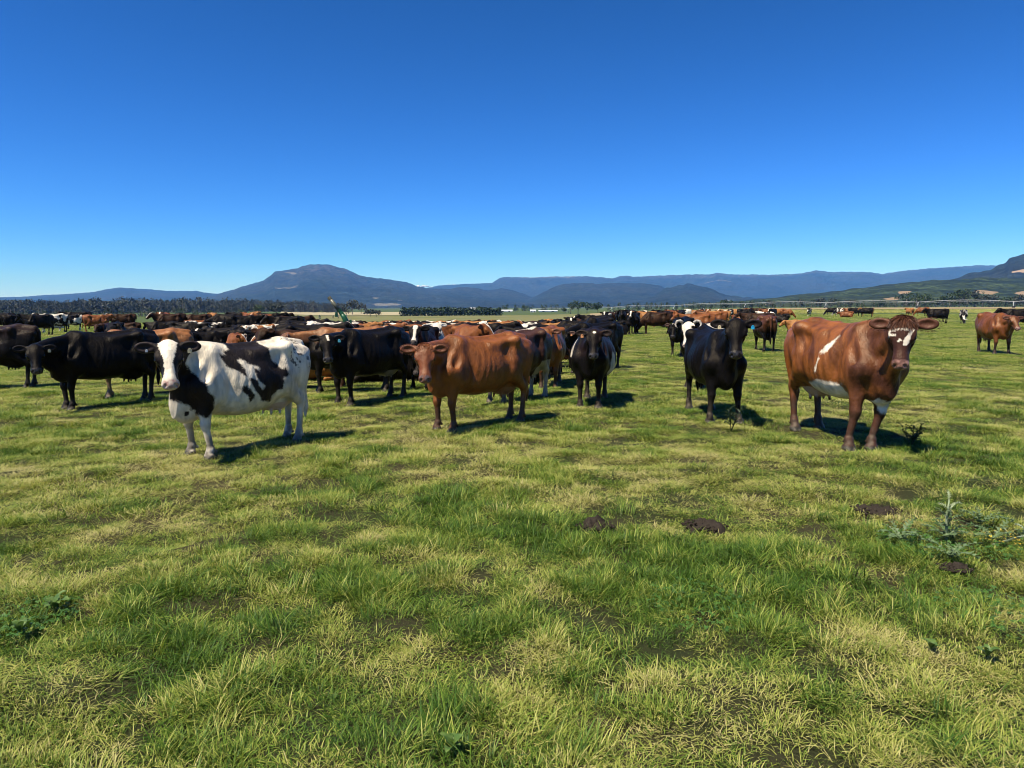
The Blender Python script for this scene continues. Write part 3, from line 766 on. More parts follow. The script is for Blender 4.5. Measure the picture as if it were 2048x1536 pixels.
COATS = dict(
    black=coat_mat('hide_black', (.005, .0043, .0042), (.010, .008, .007)),
    sable=coat_mat('hide_sable', (.012, .007, .005), (.045, .020, .010)),
    brown=coat_mat('hide_brown', (.12, .036, .010), (.21, .068, .016)),
    tan=coat_mat('hide_tan', (.24, .095, .024), (.34, .15, .045)),
    pied=coat_mat('hide_pied', (.008, .0075, .008), (.014, .012, .011), white=.47),
    palepied=coat_mat('hide_palepied', (.008, .0075, .008), (.014, .012, .011), white=.60),
    redpied=coat_mat('hide_redpied', (.16, .055, .016), (.24, .085, .022), white=.52))
COAT_WORDS = dict(black='black', sable='dark brown', brown='red-brown', tan='tan', pied='black-and-white', palepied='mostly white', redpied='red-and-white')

M_eye = new_mat('eye_glossy', (.006, .004, .004), .08, .6)
M_horn = new_mat('horn', (.33, .29, .23), .5, .4)
NTh = NT(M_horn); NTh.base(NTh.ramp(NTh.noise(NTh.n('TexCoord').outputs['Object'], 14, 3), [(.35, (.16, .13, .10)), (.65, (.42, .38, .31))]))
def tag_mat(name, c):
    m = new_mat(name, c, .45, .4); N = NT(m); N.base(N.mix(N.noise(N.n('TexCoord').outputs['Object'], 40, 2), tuple(x * .7 for x in c), c)); return m
TAGM = dict(blue=tag_mat('tag_blue', (.02, .36, .62)), teal=tag_mat('tag_teal', (.12, .50, .60)), cream=tag_mat('tag_cream', (.72, .58, .33)), orange=tag_mat('tag_orange', (.75, .32, .12)), white=tag_mat('tag_white', (.7, .7, .66)))
def hair_mat(name, a, b):
    m = new_mat(name, a, .55, .35); N = NT(m); N.base(N.mix(N.n('Attribute', attribute_name='r').outputs['Fac'], a, b)); return m
HAIRM = dict(brown=hair_mat('hair_brown', (.045, .016, .009), (.13, .045, .018)), red=hair_mat('hair_red', (.12, .036, .014), (.21, .07, .024)), white=hair_mat('hair_cream', (.42, .35, .25), (.66, .6, .5)),
             black=hair_mat('hair_black', (.006, .006, .006), (.02, .018, .018)))

def strands(name, roots, dirs, lens, width, droop, mat, parent, seed=0):
    r = np.random.default_rng(seed); V = []; F = []; A = []
    for p, d, l in zip(roots, dirs, lens):
        d = Vector(d).normalized(); side = d.cross(Vector(r.normal(size=3))).normalized() * width; b = len(V); q = r.random()
        p = Vector(p)
        for i, t in enumerate((0, .5, 1)):
            c = p + d * l * t + Vector(droop) * l * t * t; w = (1 - .75 * t)
            V += [c - side * w, c + side * w]; A += [q, q]
        F += [(b, b + 1, b + 3, b + 2), (b + 2, b + 3, b + 5, b + 4)]
    me = pydata(name, V, F); fattr(me, 'r', A)
    return link(name, me, parent, mat)
def sphere_mesh(name, r, nu=10, nv=7):
    V = [(0, 0, r)]; F = []
    for j in range(1, nv):
        a = math.pi * j / nv
        for i in range(nu): V.append((r * math.sin(a) * math.cos(2 * math.pi * i / nu), r * math.sin(a) * math.sin(2 * math.pi * i / nu), r * math.cos(a)))
    V.append((0, 0, -r))
    for i in range(nu):
        F.append((0, 1 + i, 1 + (i + 1) % nu)); F.append((len(V) - 1, 1 + (nv - 2) * nu + (i + 1) % nu, 1 + (nv - 2) * nu + i))
        for j in range(nv - 2): F.append((1 + j * nu + i, 1 + (j + 1) * nu + i, 1 + (j + 1) * nu + (i + 1) % nu, 1 + j * nu + (i + 1) % nu))
    return pydata(name, V, F, True)
EYE_ME = sphere_mesh('eye', .023); EYE_ME.materials.append(M_eye)
def ear_tag_mesh(w=.052, h=.062):
    # a flat tag, narrow at the stud and broad below, with a raised stud
    m = MB(); o = [(-w * .22, 0), (-w * .5, -h * .42), (-w * .5, -h), (w * .5, -h), (w * .5, -h * .42), (w * .22, 0)]
    n = len(o); pts = [(x, -.002, z) for x, z in o] + [(x, .002, z) for x, z in o]
    m.poly(pts, [tuple(range(n)), tuple(reversed(range(n, 2 * n)))] + [(i, i + n, (i + 1) % n + n, (i + 1) % n) for i in range(n)])
    m.tube([(0, -.008, -.008), (0, .008, -.008)], .008, 8)
    return m.mesh('ear_tag')
TAG_ME = {k: ear_tag_mesh() for k in TAGM}
for k, me in TAG_ME.items(): me.materials.append(TAGM[k])

def cow_extras(cow, M, tags=(), forelock=None, ear_hair=None, horns=False):
    H, ears, R = M['H'], M['ears'], M['R']
    for s in (-1, 1):
        e = link('eye', EYE_ME, cow); e.location = H(.190, s * .109, -.042); e.scale = (M['hs'],) * 3
    for side, colr in tags:
        c, nrm, ax, up = ears[side]
        p = Vector(c) + Vector(nrm) * .03 - Vector(up) * .015 - Vector(ax) * .01
        t = link('ear_tag', TAG_ME[colr], cow); x = Vector(ax); y = -Vector(nrm); z = x.cross(y).normalized()
        if z.z < 0: x = -x; z = -z
        t.matrix_local = Matrix.Translation(p) @ Matrix((x, y, z)).transposed().to_4x4() @ Matrix.Scale(.5 if colr == 'white' else .85, 4)
    r = np.random.default_rng(5)
    if forelock:
        mat, n, ln = forelock; roots, dirs, lens = [], [], []
        for _ in range(n):
            th = r.uniform(-1.25, 1.25); ph = r.uniform(-1.9, .95)      # across the poll, from behind it to the brow
            o = np.array([math.sin(ph) * math.cos(th * .6), math.sin(th) * math.cos(ph * .5), math.cos(ph) * math.cos(th)]); o /= np.linalg.norm(o)
            q = np.array([.075, 0, -.055]) + o * np.array([.125, .118, .090])
            roots.append(H(*q)); fwd = np.array([1.0, .35 * o[1] + r.normal() * .18, 0]); fwd = fwd - o * fwd.dot(o)
            dirs.append(R @ (fwd / np.linalg.norm(fwd) + o * r.uniform(.0, .22))); lens.append(r.uniform(.5, 1.15) * ln)
        strands('forelock', roots, dirs, lens, .0034, (0, 0, -.10), HAIRM[mat], cow, 3)['kind'] = 'stuff'
    if ear_hair:
        roots, dirs, lens = [], [], []
        for s in (-1, 1):
            c, nrm, ax, up = ears[s]
            for _ in range(420):
                t = r.uniform(-.9, 1.0); sg = r.choice((-1, 1)); rim = math.sqrt(max(0, 1 - t * t))
                roots.append(c + ax * t * .110 + up * sg * rim * .060 + nrm * r.normal() * .008)
                dirs.append(up * sg * (rim + .1) + ax * (t * .9 + .5) + nrm * r.normal() * .9); lens.append(r.uniform(.008, .024))
        strands('ear_hair', roots, dirs, lens, .0010, (0, 0, -.3), HAIRM[ear_hair], cow, 4)['kind'] = 'stuff'
    if horns:
        for s in (-1, 1):
            m = MB(); pts = [H(-.005, s * .10, -.01), H(-.03, s * .16, .02), H(-.02, s * .215, .02), H(.045, s * .245, .015), H(.10, s * .225, .02), H(.125, s * .195, .03)]
            m.tube(pts, [.034, .031, .027, .021, .013, .005], 10); m.build('horn', M_horn, cow, True)

def heading_of(v): return math.atan2(v[1], v[0])
def hero(front_px, head_dir, scale, pose, paint, vox, label, face=0.0, group=None, cat='cow', mat=None, **ex):
    """a cow placed by where its fore feet stand, turned to head_dir, looking at the camera unless told otherwise"""
    F = ground_at(*front_px) if len(front_px) == 2 else Vector(front_px)
    d = Vector((head_dir[0], head_dir[1], 0)).normalized(); rz = heading_of(d)
    loc = F - d * .70 * scale; loc.z = float(lie(loc.x, loc.y)) - .035
    p = dict(pose)
    if face is not None:
        hp = loc + d * 1.0 * scale; a = heading_of((-hp.x, -hp.y)) + math.radians(face)
        yaw = math.degrees((a - rz + math.pi) % (2 * math.pi) - math.pi); yaw = max(-105, min(105, yaw))
        p['yaw'] = yaw
        if 'poll' not in p:
            k = math.radians(yaw * .42); reach = p.pop('reach', .70) + .09; z = p.pop('pz', 1.27)
            p['poll'] = (.42 + reach * math.cos(k) , reach * math.sin(k) + p.pop('py', 0), z)
    p.pop('reach', None); p.pop('pz', None); p.pop('py', None)
    me, M = cow_mesh_data('cow', p, vox, paint)
    if mat is None: me.materials.append(HERO)
    o = link('cow', me, None, mat); o.location = loc; o.rotation_euler[2] = rz; o.scale = (scale,) * 3
    cow_extras(o, M, **ex)
    return tag(o, label, cat, group or 'cows in the pasture')

# ------------------------------------------------------------------ the cows one can tell apart
hero((372, 917), (-.58, -.81), 1.0, dict(pitch=-60, bs=1.05, ws=.97, brisket=1.25, reach=.54, pz=1.38, hs=1.03, feet=((-.16, .05), (-.20, -.09), (.02, 0), (-.08, 0))), paint_A, .011,
     'black-and-white cow with white blaze and cream ear tag, frontmost on the left', tags=[(1, 'cream'), (-1, 'white')])
hero((876, 862), (-.74, -.67), 1.0, dict(pitch=-62, reach=.66, pz=1.25, hs=.99, feet=((-.14, -.02), (-.08, .0), (.03, 0), (-.05, 0))), solid(RED, (.055, .020, .010), ex_B, udder=(.22, .10, .05), inner=(.06, .022, .012), nose=(.10, .075, .07), dirt=.5), .011,
     'all red-brown cow standing broadside in the middle foreground, face to the camera', forelock=('red', 1000, .030), ear_hair='red')
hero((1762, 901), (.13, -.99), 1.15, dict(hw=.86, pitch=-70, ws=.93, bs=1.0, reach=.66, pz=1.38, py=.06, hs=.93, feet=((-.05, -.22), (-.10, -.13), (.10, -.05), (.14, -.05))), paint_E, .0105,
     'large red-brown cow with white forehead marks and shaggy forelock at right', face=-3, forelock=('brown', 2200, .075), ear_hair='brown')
hero((1451, 846), (-.02, -1), 1.03, dict(pitch=-62, ws=.98, reach=.60, pz=1.50, py=.06, hs=1.06, feet=((-.04, .05), (-.05, -.05), (0, 0), (0, -.03))), solid(BLACK, dirt=.8, inner=(.02, .015, .014), nose=(.03, .028, .03)), .0115,
     'black cow with bright blue ear tag facing the camera, right of centre', tags=[(1, 'blue'), (-1, 'cream')], face=2)
hero((1177, 816), (-.20, -.98), 1.0, dict(pitch=-60, ws=1.12, bs=1.04, reach=.62, pz=1.36, py=.10, hs=.95), solid(BLACK * 1.2, extra=ex_C, inner=(.03, .02, .016), udder=(.05, .03, .02), nose=(.06, .055, .055)), .013,
     'round-bellied black cow with a white stripe behind the shoulder, facing the camera', tags=[(-1, 'orange')], face=-2)
hero((124, 819), (-.58, -.81), 1.0, dict(pitch=-58, pz=1.16, reach=.80, hs=.95, feet=((-.10, -.06), (-.08, .06), (.02, 0), (-.05, 0))), solid(BLACK, inner=(.015, .012, .012), dirt=.4), .013,
     'sleek black cow standing broadside left of the black-and-white cow', tags=[(1, 'cream')])
hero((678, 809), (-.56, -.83), 1.02, dict(pitch=-58, pz=1.27, reach=.70, hs=.95), solid(BLACK * 1.1, extra=ex_H, inner=(.015, .012, .012), dirt=.5, udder=(.2, .18, .14)), .013,
     'black cow with white forehead star and teal ear tag beside the red-brown cow', tags=[(1, 'teal')])
hero((626, 782), (-.95, -.30), 1.02, dict(yaw=0, pitch=-40, poll=(1.15, .1, 1.25)), solid(BLACK * 1.3, extra=ex_I), .017,
     'black cow with tawny brown back, half hidden behind the teal-tagged cow', face=None)
hero((985, 808), (-.58, -.81), 1.0, dict(pitch=-50, poll=(1.12, 0, 1.10), yaw=0), solid(DARK * 1.6, (.14, .11, .08), ex_K), .017,
     'dark brown cow with a white stripe on its rump, behind the red-brown cow', face=None)
hero((1096, 772), (-.12, -1), 1.0, dict(pitch=-62, pz=1.34, reach=.62), solid(RED * .95, (.05, .02, .01), lambda V, M, c: lay(c, M['lip'] * .8, (.45, .33, .25)), nose=(.08, .06, .055)), .016,
     'red-brown cow with pale muzzle peering between the foreground cows', face=-6)
hero((1148, 742), (-.80, -.6), 1.0, dict(pitch=-50, pz=1.15), solid(BLACK), .02, 'black cow partly hidden behind the white-striped black cow', tags=[(1, 'orange')], face=-20)
hero((1352, 713), (-.45, -.89), 1.0, dict(pitch=-60, pz=1.16, reach=.72), solid(BLACK, extra=lambda V, M, c: lay(c, (np.hypot((M['L'][:, 0] - .03) / .02, M['L'][:, 1] / .05) < 1) & (M['head'] > 0) & (M['L'][:, 2] > -.04), WHITE)), .017,
     'black cow with lowered head left of the horned white-faced cow', tags=[(1, 'white')], face=-8)
hero((1384, 776), (-.62, -.78), 1.03, dict(pitch=-62, pz=1.36, reach=.66), solid(BLACK, extra=ex_N, nose=(.42, .25, .20), inner=(.02, .015, .015)), .016,
     'horned cow with a white face, half hidden behind the blue-tagged black cow', horns=True, face=-6)
hero((1519, 699), (.12, 1), 1.02, dict(pitch=-45, poll=(1.1, 0, 1.2), yaw=0, ws=1.08), solid(np.array([.075, .026, .010]), (.008, .007, .006), lambda V, M, c: lay(c, np.clip((.95 - V[:, 2]) / .2, 0, 1), BLACK)), .018,
     'dark brown cow seen from behind beside the blue ear tag', face=None)
hero((2006, 709), (-.20, -.98), 1.08, dict(pitch=-50, pz=1.26, ws=1.12, reach=.66, feet=((-.06, .04), (-.1, -.04), (.05, 0), (.1, 0))), solid(RED * .85, (.022, .010, .007), ex_P, nose=(.25, .15, .12), udder=(.2, .13, .10)), .016,
     'red-brown cow with head turned right, alone at the right edge', face=28)
hero((-95, 778), (-.97, -.22), 1.03, dict(pitch=-45, poll=(1.1, 0, 1.15), yaw=0), solid(BLACK * 1.15, extra=lambda V, M, c: lay(c, np.clip((V[:, 2] - 1.05) / .3, 0, 1) * .8, (.028, .016, .013))), .017,
     'black cow cut off by the left edge of the picture', face=None)
hero((205, 794), (-.86, -.5), .98, dict(pitch=-50, poll=(1.1, 0, 1.10), yaw=0), solid(np.array([.22, .085, .026]), (.20, .13, .07)), .018,
     'tawny cow hidden behind the sleek black cow, its flank showing', face=None)

# ------------------------------------------------------------------ the herd behind: copies of a few poses, each cow an object of its own
POSES = dict(
    stand=dict(pitch=-42, poll=(1.06, 0, 1.40)), left=dict(pitch=-52, yaw=60, poll=(.90, .36, 1.40)), right=dict(pitch=-52, yaw=-60, poll=(.90, -.36, 1.40)),
    low=dict(pitch=-55, poll=(1.20, .05, .95), yaw=8), graze=dict(pitch=-72, poll=(1.20, .06, .50), yaw=6), walk=dict(pitch=-35, poll=(1.12, 0, 1.15), feet=((.12, 0), (-.28, 0), (-.14, 0), (.18, 0))),
    lie=dict(lying=True, pitch=-45, poll=(1.05, .0, .84)), lieleft=dict(lying=True, pitch=-50, yaw=62, poll=(.86, .40, .84)), lieright=dict(lying=True, pitch=-50, yaw=-62, poll=(.86, -.40, .84)))
POSE_WORDS = dict(stand='standing', left='looking round', right='looking round', low='with lowered head', graze='grazing', walk='walking', lie='lying down', lieleft='lying down', lieright='lying down')
HERD_ME = {}
def herd_mesh(pose, vox):
    if (pose, vox) not in HERD_ME:
        me, _ = cow_mesh_data('cow_' + pose, POSES[pose], vox); me.materials.append(COATS['black']); HERD_ME[(pose, vox)] = me
    return HERD_ME[(pose, vox)]
HERD = []
def herd_cow(px, dist, deg, pose, coat, label=None, scale=None):
    p = on_ground(px, dist); vox = .02 if dist < 34 else (.03 if dist < 62 else .045)
    o = bpy.data.objects.new('cow', herd_mesh(pose, vox)); COL.objects.link(o)
    p.z -= .03; o.location = p; o.rotation_euler[2] = math.radians(deg) - math.atan2(p.x, p.y); s = scale or random.uniform(.95, 1.06); o.scale = (s * random.uniform(.93, 1.05), s * random.uniform(.90, 1.10), s * random.uniform(.97, 1.03))
    o.material_slots[0].link = 'OBJECT'; o.material_slots[0].material = COATS[coat]
    tag(o, label, 'cow'); HERD.append((px, dist, coat, pose, o, label)); return o
# deg: 0 heads right, 90 away, 180 left, 270 towards the camera
H_ = herd_cow
G_ = [
 (36, 46, 20, 'stand', 'black'), (74, 45, 215, 'right', 'black'), (103, 50, 200, 'stand', 'pied'), (134, 54, 185, 'stand', 'pied'), (152, 58, 182, 'stand', 'black'), (191, 51, 4, 'stand', 'brown'), (244, 53, 180, 'stand', 'sable'),
 (100, 60, 10, 'lie', 'palepied'), (206, 41, 250, 'lie', 'sable'), (226, 40, 255, 'lieleft', 'black'), (247, 44, 170, 'lie', 'sable'), (282, 25, 200, 'lie', 'palepied'), (238, 22, 195, 'lie', 'brown'), (-4, 52, 180, 'stand', 'black'),
 (300, 26, 190, 'lie', 'black'), (345, 27, 200, 'lie', 'black'), (405, 28, 10, 'lie', 'black'), (440, 30, 170, 'lieleft', 'black'), (468, 25, 260, 'lieleft', 'brown'), (482, 26, 275, 'lie', 'black'), (515, 26, 15, 'lie', 'black'), (552, 25, 250, 'lieright', 'brown'), (570, 27, 300, 'lie', 'brown'),
 (338, 47, 185, 'stand', 'sable'), (393, 48, 190, 'right', 'sable'), (426, 50, 95, 'stand', 'tan'), (450, 46, 165, 'low', 'black'), (376, 46, 250, 'lieleft', 'pied'), (400, 47, 10, 'lie', 'brown'), (428, 42, 20, 'lieleft', 'pied'), (455, 40, 200, 'lieleft', 'black'),
 (485, 40, 5, 'stand', 'black'), (495, 62, 110, 'stand', 'brown'), (510, 60, 80, 'stand', 'tan'), (540, 50, 10, 'stand', 'black'), (522, 37, 185, 'lieleft', 'redpied'), (572, 38, 190, 'stand', 'black'), (598, 36, 190, 'lie', 'palepied'), (475, 66, 160, 'stand', 'black'), (560, 64, 30, 'stand', 'sable'),
 (600, 24, 175, 'lie', 'sable'), (625, 30, 185, 'stand', 'black'), (673, 27, 215, 'stand', 'palepied'), (720, 25, 60, 'stand', 'tan'), (752, 27, 10, 'stand', 'brown'), (650, 34, 270, 'right', 'black'), (640, 22, 10, 'lie', 'black'), (700, 34, 180, 'stand', 'pied'), (770, 17, 195, 'lie', 'black'), (800, 19, 185, 'lie', 'black'), (735, 19, 5, 'lie', 'black'),
 (808, 24, 262, 'lie', 'brown'), (790, 28, 240, 'stand', 'black'), (845, 16, 262, 'stand', 'black'), (875, 19.5, 185, 'lie', 'black'), (912, 26, 15, 'stand', 'pied'), (941, 21, 92, 'lie', 'palepied'), (826, 30, 5, 'stand', 'redpied'), (862, 25, 5, 'stand', 'brown'), (900, 19, 200, 'lie', 'black'), (968, 24, 10, 'stand', 'black'), (985, 28, 355, 'stand', 'tan'), (1010, 22, 190, 'lie', 'black'),
 (1045, 33, 190, 'stand', 'black'), (1085, 37, 5, 'stand', 'tan'), (1103, 48, 100, 'stand', 'tan'), (1128, 25, 180, 'lie', 'brown'), (1062, 23, 170, 'stand', 'black'), (1125, 45, 260, 'stand', 'pied'), (1142, 44, 100, 'stand', 'black'), (1165, 46, 262, 'stand', 'black'), (1178, 50, 265, 'left', 'black'), (1192, 42, 190, 'stand', 'black'), (1196, 26, 240, 'low', 'black'), (1212, 47, 265, 'stand', 'pied'), (1222, 50, 95, 'stand', 'sable'), (1226, 42, 190, 'lie', 'black'),
 (1245, 56, 268, 'stand', 'black'), (1252, 60, 200, 'left', 'black'), (1267, 43.5, 262, 'stand', 'black'), (1290, 57, 185, 'stand', 'tan'), (1300, 63, 200, 'lie', 'tan'), (1262, 64, 262, 'right', 'black'), (1276, 68, 190, 'stand', 'pied'), (1312, 43.5, 188, 'graze', 'sable'), (1314, 66, 268, 'stand', 'black'), (1335, 56, 100, 'stand', 'black'), (1327, 70, 180, 'stand', 'black'), (1349, 58, 120, 'stand', 'brown'), (1362, 55, 95, 'stand', 'black'), (1352, 74, 180, 'stand', 'black'),
 (1376, 66, 92, 'stand', 'palepied'), (1395, 36, 190, 'stand', 'brown'), (1390, 80, 182, 'stand', 'brown'), (1416, 84, 270, 'stand', 'brown'), (1440, 60, 180, 'stand', 'tan'), (1425, 46, 180, 'stand', 'brown'), (1450, 90, 190, 'stand', 'pied'), (1462, 92, 265, 'stand', 'black'), (1476, 96, 185, 'stand', 'tan'), (1491, 86, 5, 'walk', 'black'), (1508, 100, 180, 'stand', 'brown'), (1519, 98, 185, 'stand', 'sable'),
 (1516, 44, 182, 'stand', 'sable'), (1533, 50, 120, 'stand', 'palepied'), (1545, 88, 250, 'stand', 'black'), (1538, 96, 185, 'stand', 'brown'), (1558, 70, 175, 'lieleft', 'black'), (1557, 98, 200, 'stand', 'tan'), (1574, 97, 0, 'graze', 'brown'), (1606, 44, 190, 'lie', 'tan'),
 (1619, 118, 265, 'stand', 'pied'), (1663, 128, 180, 'graze', 'black'), (1681, 126, 180, 'graze', 'pied'), (1701, 124, 180, 'stand', 'brown'), (1710, 120, 5, 'stand', 'black'), (1694, 104, 185, 'lie', 'brown'), (1724, 126, 180, 'stand', 'black'), (1735, 118, 190, 'stand', 'tan'), (1733, 108, 170, 'low', 'black'), (1820, 112, 120, 'stand', 'tan'), (1845, 114, 180, 'graze', 'brown'), (1853, 116, 95, 'stand', 'black'),
 (1876, 65, 195, 'stand', 'black'), (1888, 72, 80, 'stand', 'sable'), (1928, 65, 270, 'graze', 'pied'), (1993, 66, 185, 'lie', 'black'), (2036, 49, 205, 'stand', 'black')]
for g in G_: H_(*g)
# the packed part of the herd
placed = [Vector(o.location) for *_, o, _l in HERD]
def fill(n, x0, x1, d0, d1, lying, seed):
    r = random.Random(seed); k = 0; tries = 0
    while k < n and tries < 6000:
        tries += 1; d = math.sqrt(r.uniform(d0 * d0, d1 * d1)); px = r.uniform(x0, x1); p = on_ground(px, d)
        if d < 23 and 630 < px < 760: continue
        if any((p - q).length < (1.2 + d * .006) for q in placed): continue
        coat = r.choices(['black', 'sable', 'brown', 'tan', 'pied', 'palepied', 'redpied'], [54, 15, 11, 4, 9, 4, 3])[0]
        pose = r.choices(['lie', 'lieleft', 'lieright'], [3, 2, 2])[0] if r.random() < lying else r.choices(['stand', 'left', 'right', 'low', 'graze'], [6, 5, 5, 2, 1])[0]
        base = r.choices([180, 0, 265, 95], [4, 4, 4, 1])[0]
        H_(px, d, base + r.uniform(-25, 25), pose, coat); placed.append(p); k += 1
fill(22, 600, 1060, 15, 22, .75, 1); fill(36, 600, 1120, 21, 30, .35, 2); fill(44, 590, 1150, 29, 41, .15, 3); fill(30, 560, 1160, 41, 58, .1, 4); fill(10, 320, 600, 36, 50, .5, 5); fill(10, 1370, 1500, 60, 100, .2, 6)
# labels: coat and pose, then the landmark each one stands by, then its order from the left among look-alikes there
ZONES = [(-50, 80, 'at the far left edge'), (80, 165, 'on the far left before the wooded ridge'), (165, 300, 'in the left pasture'), (300, 420, "behind the black-and-white cow's head"), (420, 520, "above the black-and-white cow's shoulders"), (520, 600, "above the black-and-white cow's rump"),
         (600, 665, 'left of the green sprinkler'), (665, 730, 'beside the green sprinkler'), (730, 790, 'just right of the green sprinkler'), (790, 860, "behind the red-brown cow's head"), (860, 930, "behind the red-brown cow's shoulders"), (930, 1000, "behind the red-brown cow's back"), (1000, 1065, "behind the red-brown cow's rump"), (1065, 1140, 'behind the pale-muzzled cow'),
         (1140, 1238, 'behind the white-striped black cow'), (1238, 1300, 'in the gap right of centre'), (1300, 1372, 'left of the horned cow'), (1372, 1500, 'behind the blue-tagged black cow'), (1500, 1600, 'left of the large red-brown cow'), (1600, 1760, 'beyond the back of the large red-brown cow'), (1760, 1870, 'beyond the head of the large red-brown cow'), (1870, 2100, 'near the right edge')]
ORD = ['first', 'second', 'third', 'fourth', 'fifth', 'sixth', 'seventh', 'eighth', 'ninth', 'tenth', 'eleventh', 'twelfth', 'thirteenth', 'fourteenth']
def near_word(d): return 'nearer' if d < 33 else ('' if d < 62 else 'distant')
buckets = {}
for e in sorted(HERD, key=lambda e: e[0]):
    z = next(t for a, b, t in ZONES if a <= e[0] < b)
    key = ' '.join(w for w in (near_word(e[1]), COAT_WORDS[e[2]], 'cow', POSE_WORDS[e[3]], z) if w)
    buckets.setdefault(key, []).append(e)
for key, es in buckets.items():
    for i, e in enumerate(es):
        e[4]['label'] = key if len(es) == 1 else key + ', ' + ORD[i] + ' from left'
        e[4]['group'] = 'herd spread over the pasture'
# ------------------------------------------------------------------ sprinkler (big gun) among the cows
M_green = new_mat('paint_green', (.008, .055, .018), .35, .5); Ng = NT(M_green); Ng.base(Ng.mix(Ng.rng(Ng.noise(Ng.n('TexCoord').outputs['Object'], 9, 4), .4, .7), (.006, .045, .015), (.015, .085, .030)))
M_brass = new_mat('barrel_metal', (.10, .10, .06), .4, .5); Nb = NT(M_brass); Nb.base(Nb.mix(Nb.noise(Nb.n('TexCoord').outputs['Object'], 20, 3), (.05, .055, .03), (.16, .15, .10)))
M_galv = new_mat('galvanised_steel', (.55, .56, .56), .45, .5, .2); Nv = NT(M_galv); Nv.base(Nv.mix(Nv.noise(Nv.n('TexCoord').outputs['Object'], 4, 3), (.42, .43, .43), (.66, .66, .65)))
M_black = new_mat('rubber_black', (.012, .012, .012), .7, .3); Nk = NT(M_black); Nk.base(Nk.mix(Nk.noise(Nk.n('TexCoord').outputs['Object'], 6, 3), (.008, .008, .008), (.03, .028, .026)))
def sprinkler():
    p = on_ground(691, 21.0); t = empty('sprinkler_gun', p, math.radians(0), .90)
    tag(t, 'green big-gun irrigation sprinkler rising from the packed herd, barrel tilted left', 'sprinkler')
    MB().box((0, 0, .06), (.9, .12, .12)).box((0, .0, .13), (.12, .9, .06)).tube([(-.45, 0, .12), (0, 0, .8)], .03, 8).tube([(.45, 0, .12), (0, 0, .8)], .03, 8).tube([(0, .45, .15), (0, 0, .8)], .03, 8).build('stand', M_green, t)
    MB().tube([(0, 0, .1), (0, 0, .82)], .06, 12).tube([(0, 0, .78), (0, 0, .80), (0, 0, .86), (0, 0, .88)], [.06, .12, .12, .06], 14).build('riser_base', M_green, t, True)
    MB().tube([(0, 0, .88), (0, 0, 1.16)], .075, 14).tube([(0, 0, 1.10), (0, 0, 1.13)], .11, 14).build('valve_body', M_green, t)
    MB().box((-.16, 0, .98), (.10, .08, .12)).tube([(-.22, 0, .98), (-.38, 0, 1.12)], .016, 6).build('valve_handle', M_green, t)
    MB().tube([(0, 0, 1.16), (0, 0, 1.19), (0, 0, 1.42)], [.10, .06, .052], 14).build('riser_pipe', M_galv, t, True)
    MB().tube([(0, 0, 1.42), (0, 0, 1.47)], .12, 14).tube([(0, 0, 1.47), (0, 0, 1.60), (-.05, 0, 1.72), (-.13, 0, 1.84)], [.085, .095, .085, .07], 12).build('swivel_elbow', M_green, t, True)
    MB().box((.10, 0, 1.52), (.16, .10, .07)).box((.16, 0, 1.58), (.05, .06, .14)).build('drive_bracket', M_green, t)
    a = Vector((-.12, 0, 1.83)); d = Vector((-.60, 0, .80)).normalized()
    MB().tube([a, a + d * .12], [.075, .06], 12).tube([a + d * .12, a + d * .16], .075, 12).build('barrel_joint', M_green, t)
    MB().tube([a + d * .15, a + d * .62], [.068, .056], 12).build('barrel', M_brass, t, True)
    MB().tube([a + d * .61, a + d * .70], [.066, .062], 12, cap=False).tube([a + d * .70, a + d * .68], [.062, .038], 12, cap=False).tube([a + d * .68, a + d * .62], [.038, .03], 12).build('nozzle', M_brass, t)
    MB().box((-.30, 0, 1.80), (.09, .10, .11)).tube([(-.22, 0, 1.84), (-.10, 0, 1.80)], .018, 6).box((-.30, 0, 1.88), (.07, .04, .05)).build('splash_plate', M_green, t)
sprinkler()

